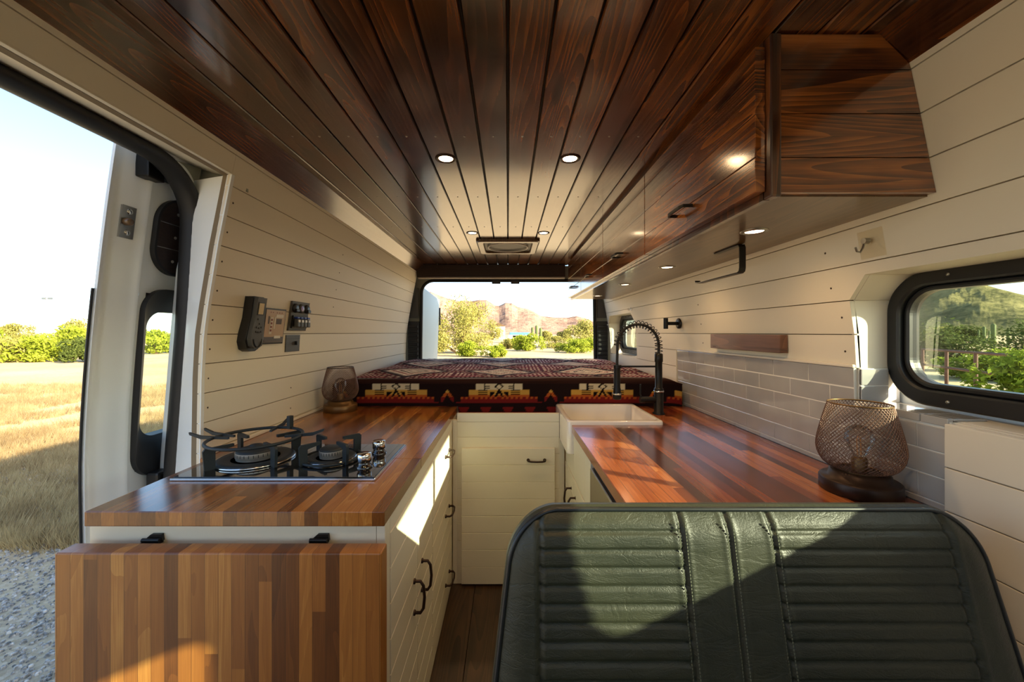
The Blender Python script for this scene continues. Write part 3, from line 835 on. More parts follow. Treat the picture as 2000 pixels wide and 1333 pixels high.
for ky in (1.045, 1.165):
    m = MB().lathe([(.021, 0), (.021, .004), (.017, .006), (.016, .014)], (-.386, ky, -.361), 24); kb = obj('knob_base', m, 'glass_black', hb)
    m = MB().lathe([(.017, .014), (.0185, .016), (.019, .034), (.017, .0375), (.001, .038)], (-.386, ky, -.361), 28); obj('knob', m, 'chrome', kb)

# ------------------------------------------------------------------ bed and blanket
bd = tag(obj('mattress', MB().box(-.868, .868, 1.985, 3.40, -.4395, -.245), 'white_plastic', bevel=.03), 'thick mattress lying under the patterned blanket', 'mattress')
def cols():
    return dict(dark=srgb(30, 18, 18), brown=srgb(46, 26, 22), cream=srgb(200, 188, 158), yel=srgb(188, 146, 66), org=srgb(168, 84, 34), red=srgb(112, 30, 28), mar=srgb(112, 38, 54), grey=srgb(128, 122, 120), pale=srgb(222, 214, 202), blk=srgb(18, 12, 14))  # front colours dulled for shade, pale lightened for glare on the top
CC = cols()
def front_col(x, v):     # v metres below the top fold
    u = (x+.044+.26) % .52-.26; au = abs(u)
    w = (x+.044) % .52-.26; aw = abs(w)
    grad = CC['cream'] if v < .036 else CC['yel'] if v < .062 else CC['org'] if v < .085 else CC['red']
    q = round(au/.006)*.006
    if v < .006: return CC['brown']
    if .006 <= v < .040:
        if au < .115:
            dm = au/.022+abs(v-.022)/.016
            if .7 < dm < 1.15: return CC['blk']
            if .045 < au < .075 and int((v-.006)/.0045) % 2 == 1: return CC['blk']
            if .072 < au < .078: return CC['blk']
            return CC['cream']
        return CC['dark']
    if v < .075:
        if au < .155:
            if abs(au-(v-.04)*.55) < .006: return CC['blk']
            if .06 < au < .105 and int(v/.005) % 2 == 0 and v < .066: return CC['blk']
            if .02 < au < .045 and .05 < v < .05+(au-.02)*1.0: return CC['blk']
            return grad
        if aw < (v-.036)*.72 and aw > (v-.058)*.6: return CC['yel'] if v < .055 else CC['org']
        return CC['dark']
    if v < .100:
        if au < .195: return CC['org'] if v < .083 and int(u/.012) % 2 else CC['red']
        if aw < .03 and aw > (v-.058)*.6: return CC['red']
        return CC['dark']
    if v < .125: return CC['dark'] if not (au < .215 and v < .106) else CC['red']
    if v < .15: return CC['red'] if (abs(((x*9) % 1)-.5)*2 > .45+(v-.125)*12) else CC['dark']
    return CC['red'] if v < .165 else CC['dark']
def top_col(x, y):
    u = (x+.044+.26) % .52-.26; au = abs(u); w = (y-2.34+.26) % .52-.26; aw = abs(w)
    u2 = (x+.044) % .52-.26; au2 = abs(u2); w2 = (y-2.34) % .52-.26; aw2 = abs(w2)
    d1 = au/.19+aw/.22; d2 = au2/.17+aw2/.20
    if y < 2.045: return CC['grey'] if int(y/.007) % 2 else CC['brown']
    if d1 < 1:
        return [CC['pale'], CC['grey'], CC['pale'], CC['dark'], CC['pale'], CC['mar'], CC['pale'], CC['grey']][int(d1*8)]
    if d1 < 1.18: return CC['dark']
    if d2 < 1: return CC['mar'] if int(aw2/.02) % 2 == 0 else (CC['pale'] if int(au2/.012) % 2 else CC['dark'])
    if int((y)/.03) % 2 == 0: return CC['cream'] if int((x+y*.6)/.013) % 2 and int(y/.01) % 2 else CC['mar']
    return CC['brown'] if int(x/.016) % 3 else CC['grey']
def blanket():
    NX = 300; prof = []
    # down the front then over the top
    for k in range(34): prof.append(('f', .168*(1-k/33)))
    for k in range(1, 7): prof.append(('r', k/6))
    for k in range(1, 130): prof.append(('t', k/129))
    vs = []; cl = []
    for kind, s in prof:
        for i in range(NX+1):
            x = -.878+1.756*i/NX
            nz = mnoise.noise(Vector((x*2.3, s*3 if kind == 't' else 0, 1.7)))*.006
            edge = max(0, (abs(x)-.80)/.078)
            cr = -.034*edge**2
            if kind == 'f':
                y = 1.958+nz*1.5+.012*math.sin(x*9)*.4-(0 if s < .12 else 0); z = -.250-s+cr*.3
                if s > .12 and abs(x) > .25: z = -.250-.12+(-.003)*(s-.12)/.05; y -= (s-.12)*.1*0
                c = front_col(x, s)
            elif kind == 'r':
                a = s*PI/2; y = 1.958+nz*1.5*(1-s)+.020*(1-math.cos(a)); z = -.250+.014*math.sin(a)+cr*(.3+.7*s)+nz*.3*s; c = CC['brown']
            else:
                y = 1.978+s*1.425
                z = -.236+cr+nz*.6+.004*math.sin(s*14+x*3)+mnoise.noise(Vector((x*7, y*5, 4)))*.003
                z += .010*s; c = top_col(x, y)
            vs.append((x, y, z)); cl.append(c)
    n = NX+1; fs = [(j*n+i, j*n+i+1, (j+1)*n+i+1, (j+1)*n+i) for j in range(len(prof)-1) for i in range(NX)]
    mb = MB().add(vs, fs, True)
    t = NT('woven_blanket'); at = t.n('ShaderNodeAttribute', attribute_name='weave'); o, c = t.coord()
    t.P(col=at.outputs['Color'], rough=.95, spec=.1)
    h = t.noise(t.comb(t.math('MULTIPLY', c['x'], 700.), t.math('MULTIPLY', c['y'], 240.), t.math('MULTIPLY', c['z'], 240.)), 1., 2)
    t.bump(h, .5, .0015)
    o = obj('blanket', mb, t.m)
    ca = o.data.color_attributes.new('weave', 'FLOAT_COLOR', 'POINT')
    ca.data.foreach_set('color', [q for c4 in cl for q in c4])
    md = o.modifiers.new('thickness', 'SOLIDIFY'); md.thickness = .004; md.offset = -1
    return o
tag(blanket(), 'dark red and brown geometric woven blanket spread over the bed', 'blanket')

# ------------------------------------------------------------------ overhead cabinet
oc = thing('overhead_cabinet', 'dark stained overhead cabinet hung along the right wall under the ceiling', 'cabinet', (.68, 2.0, .275))
YE0, YE1 = .771, 3.22; XF = .525; ZB = .275
zl = [.282, .347, .434, .521, .5925]
m = MB()
for k, (a, b) in enumerate(zip([ZB+.002, .347, .434, .521], [.347, .434, .521, CZ-.002])):
    xa = wallx(a)-.001; xb = wallx(b)-.001
    if b < .53: A = [(.5405, a+.001), (xa, a+.001), (xb, b-.001), (.5405, b-.001)]
    else: A = [(.5405, a+.001), (xa, a+.001), (.795, .534), (.738, CZ-.004), (.5405, CZ-.004)]
    m.loft([(x, YE0, z) for x, z in A], [(x, YE0+.016, z) for x, z in A])
obj('end_panel', m, 'end_wood', oc, bevel=.0012)
m = MB().box(.519, .540, YE0-.004, YE0+.02, ZB-.006, CZ-.003); obj('corner_trim', m, 'trim_wood', oc, bevel=.003)
m = MB().box(.519, .532, YE0+.0205, YE1, ZB-.006, CZ-.003); obj('carcass_front', m, 'trim_wood', oc)
A = [(.5325, ZB), (wallx(ZB)-.001, ZB), (wallx(ZB)-.001, ZB+.012), (.5325, ZB+.012)]
m = MB().loft([(x, YE0+.0165, z) for x, z in A], [(x, YE1-.0165, z) for x, z in A]); obj('underside', m, 'under_wood', oc, bevel=.001)
m = MB().box(.5325, .80, YE1-.016, YE1, ZB+.001, .53); obj('end_panel', m, 'end_wood', oc)
db = [.781, 1.418, 2.043, 2.657, 3.22]
for k in range(4):
    a, b = db[k]+.0025, db[k+1]-.0025
    m = MB()
    for p, q in ((.283, .353), (.353, .440), (.440, .527), (.527, .577)): m.box(.498, .518, a, b, p+.0009, q-.0009)
    m.box(.5005, .518, a+.0005, b-.0005, .2835, .5765)
    d = obj('door', m, 'door_wood', oc, bevel=.0012)
    hy = (a+b)/2
    h_ = MB(); p = Vector((.4975, hy, .343)); 
    h_.strap([p+Vector((0, -.05, .0)), p+Vector((-.024, -.048, .0)), p+Vector((-.028, -.035, 0)), p+Vector((-.028, .035, 0)), p+Vector((-.024, .048, 0)), p+Vector((0, .05, 0))], .009, .006, (0, 0, 1))
    obj('handle', h_, 'black_metal', d, bevel=.001)

# ------------------------------------------------------------------ lights
def downlight(x, y, z, label, group, pw=5.0, r=.036):
    t = thing('downlight', label, 'light', (x, y, z), group)
    m = MB().lathe([(r, .001), (r, -.002), (r*.8, -.004), (r*.68, -.001), (r*.66, .0005)], (x, y, z), 32); obj('bezel', m, 'bronze' if z > .5 else 'steel', t)
    m = MB().lathe([(r*.66, -.0008), (r*.3, -.0014), (.0003, -.0016)], (x, y, z), 32, caps=False); obj('lens', m, 'lamp', t)
    ld = bpy.data.lights.new('downlight_glow', 'SPOT'); ld.energy = pw; ld.color = (1, .64, .32); ld.spot_size = math.radians(150); ld.spot_blend = .9; ld.shadow_soft_size = .02
    lo = bpy.data.objects.new('downlight_glow', ld); COL.objects.link(lo); lo.parent = t; lo.location = (0, 0, -.008)
nm = {(.38, -1): 'nearest left', (.38, 1): 'nearest right'}
for y, nm_ in ((.36, 'above the hob counter end'), (1.33, 'nearer the camera'), (2.32, 'just before the roof vent')):
    for x in (-.212, .212):
        downlight(x, y, CZ, 'round glowing ceiling downlight, %s one, %s' % ('left' if x < 0 else 'right', nm_), 'ceiling downlights')
for y, nm_ in ((1.055, 'by the paper towel bracket, the largest in view'), (1.633, 'second from the camera'), (2.22, 'third from the camera'), (2.9, 'farthest from the camera')):
    downlight(.668, y, ZB, 'round glowing downlight under the overhead cabinet, %s' % nm_, 'under-cabinet downlights', 2.6, .034)

# roof vent
rv = thing('roof_vent', 'square roof vent with a pale frame in the ceiling near the rear', 'vent', (0, 2.67, CZ))
def sq(h, z, r=.03): return [(p[0], p[1], z) for p in rrect(-h, h, 2.67-h, 2.67+h, r, z)]
m = MB().rings([sq(.205, CZ-.001), sq(.205, CZ-.012), sq(.195, CZ-.018), sq(.162, CZ-.018, .02), sq(.158, CZ-.012, .02), sq(.158, CZ-.001, .02)], False, False)
obj('frame', m, 'under_wood', rv, bevel=.002)
m = MB().add(sq(.157, CZ-.003, .02), [tuple(range(24))]); obj('screen_panel', m, 'grey_plastic', rv)
m = MB().tube([(.135*math.cos(2*PI*k/40), 2.67+.135*math.sin(2*PI*k/40), CZ-.012) for k in range(40)], .005, 8, closed=True); obj('fan_ring', m, 'white_plastic', rv)

# ------------------------------------------------------------------ lamps (mesh shades)
def lamp(x, y, mats, label):
    t = thing('table_lamp', label, 'lamp', (x, y, -.37), 'mesh table lamps on the counters')
    z = -.37
    m = MB().lathe([(.072, .0), (.075, .003), (.075, .028), (.072, .032), (.058, .033), (.056, .046), (.052, .049), (.02, .05), (.001, .05)], (x, y, z), 40); obj('base', m, mats[0], t)
    prof = [(.040, .050), (.056, .055), (.069, .066), (.077, .082), (.080, .098), (.079, .115), (.0745, .138), (.069, .162), (.0625, .188), (.0575, .205)]
    # diamond lattice strands both ways
    def rad(h):
        for (r0, h0), (r1, h1) in zip(prof, prof[1:]):
            if h <= h1: return r0+(r1-r0)*(h-h0)/(h1-h0)
        return prof[-1][0]
    m = MB(); NS = 54; nst = 22; tot = .155
    for d in (-1, 1):
        for k in range(NS):
            pts = []
            for j in range(nst+1):
                h = .050+tot*j/nst; a = 2*PI*k/NS+d*j/nst*1.9; r = rad(h)+d*.0003
                pts.append((x+r*math.cos(a), y+r*math.sin(a), z+h))
            m.tube(pts, .0007, 4, caps=False)
    sh = obj('lamp_shade', m, mats[1], t)
    for r, h in ((.058, .205), (.042, .0505)): obj('rim', MB().tube([(x+r*math.cos(2*PI*k/40), y+r*math.sin(2*PI*k/40), z+h) for k in range(40)], .0018, 6, closed=True), mats[2], sh)
    m = MB().lathe([(.015, .05), (.015, .078), (.012, .082)], (x, y, z), 20); so_ = obj('socket', m, 'brass' if 'brass' in M else 'bronze', t)
    m = MB().lathe([(.011, .083), (.014, .09), (.027, .118), (.028, .128), (.022, .146), (.010, .154), (.0005, .156)], (x, y, z), 24); b = obj('bulb', m, 'clear', t)
    m = MB().tube([(x-.004, y, z+.085), (x-.006, y, z+.12), (x-.002, y, z+.132), (x+.003, y, z+.12), (x+.004, y, z+.086)], .0008, 6); obj('filament', m, 'filament', b)
M['brass'] = simple('aged_brass', srgb(118, 88, 52), .4, .7)
M['shade_brown'] = simple('shade_bronze', srgb(120, 92, 78), .4, .5)
M['filament'] = simple('filament', srgb(220, 150, 70), .4, .3)
lamp(.817, .905, ('bronze', 'shade_brown', 'brass'), 'bronze mesh table lamp on the right counter, behind the seat')
lamp(-.794, 1.846, ('brass', 'shade_brown', 'bronze'), 'small mesh table lamp on the left counter, by the bed corner')

# ------------------------------------------------------------------ left wall devices
def wallbox(mb, y0, y1, z0, z1, th, base=0.):
    A = [(-wallx(z0)+base, y0, z0), (-wallx(z1)+base, y0, z1), (-wallx(z1)+base+th, y0, z1), (-wallx(z0)+base+th, y0, z0)]
    return mb.loft(A, [(x, y1, z) for x, y, z in A])
rc = thing('heater_remote', 'black handheld controller with a small screen in a wall cradle', 'remote control', (-.89, 1.32, -.05))
def prof_plate(mb, pts, th, base):
    A = [(-wallx(z)+base, y, z) for y, z in pts]; B = [(-wallx(z)+base+th, y, z) for y, z in pts]
    mb.loft(A, B)
yc = 1.325
cr = [(yc-.028, .122), (yc-.027, .05), (yc-.036, .0), (yc-.04, -.03), (yc-.03, -.056), (yc-.012, -.064), (yc+.012, -.064), (yc+.03, -.056), (yc+.04, -.03), (yc+.036, .0), (yc+.027, .05), (yc+.028, .122)]
m = MB(); prof_plate(m, cr, .028, .0005); obj('cradle', m, 'black_plastic', rc, bevel=.005, seg=3)
m = MB(); prof_plate(m, [((y-yc)*.86+yc, z*.92+.006) for y, z in cr], .014, .029); hs = obj('handset', m, 'grey_plastic', rc, bevel=.004, seg=3)
m = MB(); wallbox(m, yc-.018, yc+.018, .058, .103, .0016, .0430); obj('bezel', m, 'black_plastic', hs)
m = MB(); wallbox(m, yc-.015, yc+.010, .062, .099, .0010, .0447); obj('screen', m, 'screen', hs)
m = MB()
for (dy, z) in ((-.01, .045), (0, .03), (-.012, .018), (0, .015), (.012, .018), (-.013, .003), (-.004, .001), (.004, .001), (.013, .003)): m.lathe([(.0036, 0), (.0032, .0022), (.0005, .0026)], (-wallx(z)+.0432, yc+dy, z), 10, 'x')
obj('buttons', m, 'black_plastic', hs)
m = MB().tube([(-wallx(-.03)+.044, yc+.021*math.cos(PI+PI*k/16), -.022+.028*math.sin(PI+PI*k/16)) for k in range(17)], .0022, 6); obj('trim_ring', m, 'rubber', hs)

pp = thing('control_panel', 'flat dark-framed power control panel with a schematic face, middle of the wall devices', 'control panel', (-.89, 1.46, -.04))
m = MB(); wallbox(m, 1.395, 1.530, -.043, .090, .010, .0005); obj('frame', m, 'black_plastic', pp, bevel=.002)
m = MB(); wallbox(m, 1.405, 1.525, -.036, .084, .0012, .0108); fc = obj('face', m, simple('panel_face', srgb(176, 148, 122), .35), pp)
m = MB(); wallbox(m, 1.406, 1.524, -.035, -.004, .001, .0122); wallbox(m, 1.470, 1.505, .014, .052, .001, .0122); wallbox(m, 1.420, 1.428, -.004, .060, .001, .0122); obj('dark_fields', m, simple('panel_dark', srgb(52, 30, 36), .3), fc)
m = MB(); wallbox(m, 1.432, 1.448, -.006, .056, .0016, .0126); wallbox(m, 1.466, 1.512, .056, .068, .0014, .0126); wallbox(m, 1.458, 1.464, .014, .060, .0014, .0126); wallbox(m, 1.465, 1.505, -.022, -.012, .0014, .0134); obj('light_fields', m, simple('panel_light', srgb(206, 200, 190), .3), fc)
m = MB()
ind = simple('indicator_red', srgb(130, 60, 50), .4)
for z in (.047, .034, .021, .008): q = MB(); wallbox(q, 1.436, 1.444, z-.004, z+.004, .0012, .0146); obj('indicator', q, ind, fc)
for y in (1.432, 1.446, 1.470, 1.486, 1.502): obj('button', MB().lathe([(.0024, 0), (.002, .001)], (-wallx(.074)+.0122, y, .075), 8, 'x'), ind, fc)

usb = thing('switch_panel', 'grey charging socket panel with four blue-lit rocker switches', 'switch panel', (-.88, 1.63, .01))
m = MB(); wallbox(m, 1.568, 1.702, .008, .128, .008, .0005); obj('plate', m, 'grey_plastic', usb, bevel=.003)
for k, y in enumerate((1.590, 1.635, 1.680)):
    z = .100
    m = MB().lathe([(.019, 0), (.019, .006), (.016, .009), (.001, .009)], (-wallx(z)+.0085, y, z), 24, 'x'); so_ = obj('socket', m, 'black_plastic' if k != 1 else 'grey_plastic', usb)
    if k == 1: m = MB().lathe([(.011, .009), (.0005, .0105)], (-wallx(z)+.0085, y, z), 20, 'x'); obj('display', m, 'violet', so_)
    else: m = MB().box(-wallx(z)+.0180, -wallx(z)+.0245, y-.012, y+.012, z-.016, z-.004); obj('flap', m, 'black_plastic', so_, bevel=.002)
m = MB(); wallbox(m, 1.578, 1.692, .018, .070, .007, .0088); hous = obj('switch_housing', m, 'black_plastic', usb, bevel=.002)
for k in range(4):
    y = 1.584+k*.0268
    m = MB().box(-.8715, -.8545, y, y+.021, .022, .056); sw = obj('rocker_switch', m, 'grey_plastic', usb, bevel=.003)
    m = MB().box(-.8545, -.853, y+.003, y+.018, .042, .052); obj('label_strip', m, 'white_plastic', sw)
    m = MB().box(-.8725, -.8555, y+.001, y+.020, .057, .064); obj('blue_light', m, 'blue', sw, bevel=.002)
sp_ = thing('toggle_plate', 'small square grey plate with one black toggle, below the switch panel', 'switch', (-.89, 1.61, -.07))
m = MB(); wallbox(m, 1.565, 1.668, -.079, -.010, .004, .0005); pl_ = obj('plate', m, 'grey_plastic', sp_, bevel=.002)
m = MB(); wallbox(m, 1.566, 1.667, -.026, -.0245, .0008, .0046); obj('divider', m, 'black_plastic', pl_)
m = MB().box(-.893, -.882, 1.628, 1.636, -.052, -.036); obj('toggle', m, 'black_plastic', sp_, bevel=.001)

# wall screws
m = None
def wall_screw(side, y, z, mat='bronze', wall=None):
    q = MB().lathe([(.0028, .0006), (.0028, -.0008), (.0003, -.0012)], (side*wallx(z) , y, z), 8, 'x')
    if side < 0: q = MB().lathe([(.0028, -.0006), (.0028, .0008), (.0003, .0012)], (side*wallx(z), y, z), 8, 'x')
    obj('screw', q, mat, wall)
for k in range(10): wall_screw(-1, YD+.025, -.05-.088*k+.088*4 if False else .39-.088*k, 'bronze', wl)
for z in (-.23, -.315): wall_screw(-1, 1.62, z, 'bronze', wl)
for z in (.215, .12, .04, -.05): wall_screw(1, 1.035+(.02 if z > .1 else 0), z, 'bronze', wr)
for z in (.128, .039, -.048): wall_screw(1, 1.79, z, 'bronze', wr)
for z in (.39, .30, .215, .128): wall_screw(-1, 1.95, z, 'bronze', wl)

# ------------------------------------------------------------------ right wall items
kb_ = thing('knife_rack', 'walnut block knife rack on the right wall above the tiles', 'knife rack', (.88, 1.45, -.05))
m = MB().box(.868, .894, 1.242, 1.668, -.066, -.007); blk = obj('block', m, 'walnut', kb_, bevel=.0015)
m = MB()
for k in range(5): m.box(.8677, .8681, 1.648-k*.0055, 1.651-k*.0055, -.060, -.0565)
obj('engraved_mark', m, simple('engraving', srgb(60, 36, 26), .6), blk)
rh = thing('robe_hook', 'black round-based peg hook on the right wall behind the faucet', 'hook', (.89, 2.01, .045))
m = MB().lathe([(.027, 0), (.027, -.008), (.024, -.011), (.001, -.011)], (wallx(.047)-.0005, 2.01, .047), 28, 'x'); obj('mounting_disc', m, 'black_metal', rh)
m = MB().cyl((wallx(.047)-.012, 2.01, .047), .009, -.056, 0, 16, 'x'); obj('peg', m, 'black_metal', rh)
m = MB().cyl((wallx(.047)-.072, 2.01, .047), .0115, -.028, .028, 20, 'z'); obj('end_bar', m, 'black_metal', rh, bevel=.0015)
ah = thing('adhesive_hook', 'clear adhesive wall hook, square film, left of the big side window top', 'hook', (.865, .92, .2))
m = MB(); zz0, zz1 = .178, .243
A = [(wallx(zz0)-.0006, .889, zz0), (wallx(zz1)-.0006, .889, zz1), (wallx(zz1)-.0022, .889, zz1), (wallx(zz0)-.0022, .889, zz0)]
m.loft(A, [(x, .952, z) for x, y, z in A]); obj('film', m, 'hook_film', ah)
m = MB().cyl((.853, .921, .217), .007, -.012, .0, 14, 'x').tube([(.845, .921, .217), (.840, .921, .200), (.834, .921, .190), (.826, .921, .192), (.822, .921, .202)], .0022, 8); obj('hook', m, 'steel', ah)
ah2 = thing('wire_hook', 'tiny wire hook on the right wall above the rear side window', 'hook', (.87, 2.74, .17))
m = MB().box(.868, .8715, 2.733, 2.757, .155, .195).tube([(.868, 2.745, .18), (.862, 2.745, .16), (.850, 2.745, .158), (.848, 2.745, .172)], .002, 6); obj('hook', m, 'steel', ah2)
# paper towel bracket below the overhead cabinet
pt = thing('paper_towel_holder', 'black flat-bar paper towel bracket under the overhead cabinet', 'towel holder', (.72, 1.19, .19))
xx = .722; zt_ = ZB
m = MB().strap([(xx, 1.345, zt_-.0022), (xx, 1.215, zt_-.0022), (xx, 1.203, zt_-.004), (xx, 1.198, zt_-.012), (xx, 1.198, .20), (xx, 1.201, .190), (xx, 1.210, .186), (xx, 1.46, .186), (xx, 1.475, .188), (xx, 1.482, .196)], .020, .0035, (1, 0, 0))
obj('bracket', m, 'black_metal', pt, bevel=.0008)

# ------------------------------------------------------------------ bench seat
st = thing('bench_seat', 'dark green ribbed leather bench seat with black piping, right foreground', 'seat', (.4, .45, -1.16))
def seat_back():
    zT, zB = -.296, -.80
    outline = []       # right/left x limits by z
    def lim(z):
        t = (zT-z)/(zT-zB)
        l = .012-.062*t; r = .772+.075*t
        # rounded top corners
        rad = .085; d = (zT-z)
        if d < rad:
            k = rad-math.sqrt(max(0, rad*rad-(rad-d)**2)); l += k*.9; r -= k*.9
        return l, r
    def fy(z, yo): return .640-(zT-z)*.17+yo
    NU, NV = 300, 150
    vs = []
    for j in range(NV+1):
        v = j/NV; z = zT-(zT-zB)*(v**1.35)
        l, r = lim(z)
        for i in range(NU+1):
            u = i/NU; x = l+(r-l)*u
            xe = min(u, 1-u)*(r-l); de = zT-z
            # channels and seams: positions fixed on the cushion
            gX = [.052, .281, .358, .428, .712]; tX = (x-(-.0)) 
            sl = (zT-z)*.0
            dep = 0
            for s_i, g_ in enumerate(gX):
                gx = g_ + (zT-z)*(-.02, .05, .045, .06, .10)[s_i]*.6
                d_ = abs(x-gx)
                dep += .0045*math.exp(-(d_/.0035)**2) - .0012*math.exp(-((d_-.009)/.004)**2)
            g1 = .281+(zT-z)*.03; g3 = .428+(zT-z)*.036; g0 = .052-(zT-z)*.012; g4 = .712+(zT-z)*.06
            if (g0 < x < g1) or (g3 < x < g4):
                ph = ((zT-z)-.028)/.0262
                if ph > -.3: dep += .0050*math.exp(-((ph-round(ph))*.0262/.0026)**2)
                if abs((zT-z)-.022) < .003: dep += .001
            # pillow edge
            roll = min(1, min(xe, de)/.045); bul = .020*(1-(1-roll)**2)
            cr_ = .0006*mnoise.noise(Vector((x*30, z*60, 2)))
            y = fy(z, .012)-bul+dep+cr_
            vs.append((x, y, z))
    n = NU+1
    fs = [(j*n+i, (j+1)*n+i, (j+1)*n+i+1, j*n+i+1) for j in range(NV) for i in range(NU)]
    m = MB().add(vs, fs, True); face = obj('backrest', m, 'leather', st)
    # outline loop
    loop = [( -1, z) for z in [zB+(zT-zB)*(k/40) for k in range(40)]]
    Lp = []
    zs_ = [zB+(zT-.0002-zB)*(1-(1-k/46)**2.2) for k in range(47)]
    for z in zs_: l, r = lim(z); Lp.append((l, z))
    top = [(lim(zT)[0]+(lim(zT)[1]-lim(zT)[0])*k/30, zT) for k in range(1, 30)]
    Rp = [(lim(z)[1], z) for z in zs_[::-1]]
    O = Lp+top+Rp
    m = MB().tube([(x, fy(z, .012)-.001, z) for x, z in O], .0042, 8); obj('piping', m, 'piping', face)
    # shell: sides, top and back
    cxm = .39
    def ring(dy, shrink, dz):
        return [(cxm+(x-cxm)*(1-shrink), fy(z, .012)+dy, z+dz*(1 if z > -.5 else 0)) for x, z in O]
    Rg = [ring(0, 0, 0), ring(.010, -.010, .004), ring(.03, -.012, -.002), ring(.07, -.006, -.03), ring(.095, .02, -.06)]
    m = MB(); nn = len(O)
    for k in range(4):
        A, B = Rg[k], Rg[k+1]
        for i in range(nn-1): m.add([A[i], A[i+1], B[i+1], B[i]], [(0, 1, 2, 3)], True)
    m.add(Rg[-1], [tuple(range(nn))])
    obj('backrest_shell', m, 'leather', st)
    # stitch beads beside the vertical seams
    th_ = simple('thread', srgb(96, 100, 84), .6)
    for s_i, g_ in enumerate((.281, .358, .428)):
        m = MB()
        for o_ in (-.0055, .0055):
            z = zT-.012
            while z > -.56:
                gx = g_+(zT-z)*(.03, .027, .036)[s_i]+o_
                y = fy(z, .012)-.0215
                m.box(gx-.0006, gx+.0006, y+.0005, y+.0022, z-.0032, z); z -= .005
        obj('stitching', m, th_, face)
seat_back()
m = MB().box(-.04, .83, .06, .56, -.82, -.70); obj('seat_cushion', m, 'leather', st, bevel=.04, seg=4)
m = MB().box(.02, .78, .10, .60, -1.16, -.821); obj('seat_base', m, 'black_plastic', st, bevel=.01)

# ------------------------------------------------------------------ open sliding door outside on the left
sdr = thing('sliding_door', 'white sliding door standing open outside at the left doorway', 'door', (-1.12, 1.6, -1.2))
def dx_(z): return -(1.153-.02*max(0, -z-.4)) + (.0 if z < -.39 else (-(1.153-1.063))*-1*((z+.39)/.927)**1.6)
zd = [-1.2+.06*k for k in range(30)]; zd = [z for z in zd if z < .56]+[.56]
cols_ = [(1.050, .0), (1.055, -.012), (1.074, -.014), (1.079, .002), (1.128, .006), (1.138, .030), (1.148, .033)]
m = MB(); rows = []
Wz0, Wz1 = -.40, .115; Uz0, Uz1 = .188, .412      # openings: window, wood inset
def dface(y, off, z): return (dx_(z)+.010+off*.6, y, z)
for z in zd: rows.append([dface(y, o_, z) for y, o_ in cols_])
n = len(cols_)
m.add([p for r in rows for p in r], [(j*n+i, (j+1)*n+i, (j+1)*n+i+1, j*n+i+1) for j in range(len(rows)-1) for i in range(n-1)], True)
# inner skin beyond the recess step, back to the rear edge
A = []
for z in zd: A.append([(dx_(z)+.03, 1.148, z), (dx_(z)+.032, 2.2, z), (dx_(z)-.03, 2.2, z), (dx_(z)+.002, 1.05, z), dface(1.050, 0, z)])
for j in range(len(zd)-1):
    for i in range(4):
        a, b, c, d_ = A[j][i], A[j+1][i], A[j+1][i+1], A[j][i+1]
        if i in (0, 2) :
            zm = (zd[j]+zd[j+1])/2
            if Wz0 < zm < Wz1:          # leave the window hole free
                s0, s1 = 1.17, 1.95
                for (ya, yb) in ((1.148 if i == 0 else 1.05, s0), (s1, 2.2)):
                    f = lambda P, Q, y: tuple(P[k]+(Q[k]-P[k])*((y-P[1])/(Q[1]-P[1])) for k in range(3))
                    P0, P1_ = (a, d_) if i == 0 else (d_, a); Q0, Q1 = (b, c) if i == 0 else (c, b)
                    m.add([f(P0, P1_, ya), f(Q0, Q1, ya), f(Q0, Q1, yb), f(P0, P1_, yb)], [(0, 1, 2, 3)], True)
                continue
        m.add([a, b, c, d_], [(0, 1, 2, 3)], True)
for j in (0, -1): m.add(A[j], [(0, 1, 2, 3, 4)])
obj('door_shell', m, 'body', sdr)
# window in the door
def onx(pts, d): return [(dx_(z)+.035+d, y, z) for y, z in pts]
o_ = rr(1.156, 1.97, Wz0-.045, Wz1+.02, .07); i_ = rr(1.186, 1.93, Wz0+.075, Wz1-.05, .05)
m = MB(); n = len(o_); O1 = onx(o_, .012); O0 = onx(o_, -.03); I1 = onx(i_, -.008); I0 = onx(i_, -.05)
m.rings([O0, O1, I1, I0], False, False, True)
wf = obj('window_frame', m, 'rubber', sdr)
m = MB().add(onx(i_, -.035), [tuple(range(n))]); obj('window_pane', m, 'glass', wf)
# upper wood inset
o_ = rr(1.172, 1.75, Uz0, Uz1, .075); m = MB(); m.rings([onx(o_, -.006), onx(o_, .006)], False, True); ins = obj('wood_inset', m, 'dark_inset' if 'dark_inset' in M else 'header_wood', sdr)
m = MB(); m.rings([onx(rr(1.165, 1.757, Uz0-.007, Uz1+.007, .08), -.008), onx(rr(1.165, 1.757, Uz0-.007, Uz1+.007, .08), .010), onx(o_, .010), onx(o_, -.008)], False, False, True); obj('inset_rim', m, 'rubber', ins)
m = MB()
for z in (.262, .338): m.box(dx_(z)+.0402, dx_(z)+.0425, 1.177, 1.74, z-.001, z+.001)
obj('inset_groove', m, 'steel', ins)
m = MB()
for z in (.225, .30, .373): m.lathe([(.005, 0), (.004, .002), (.0005, .0025)], (dx_(z)+.0412, 1.235, z), 10, 'x')
obj('inset_screw', m, 'steel', ins)
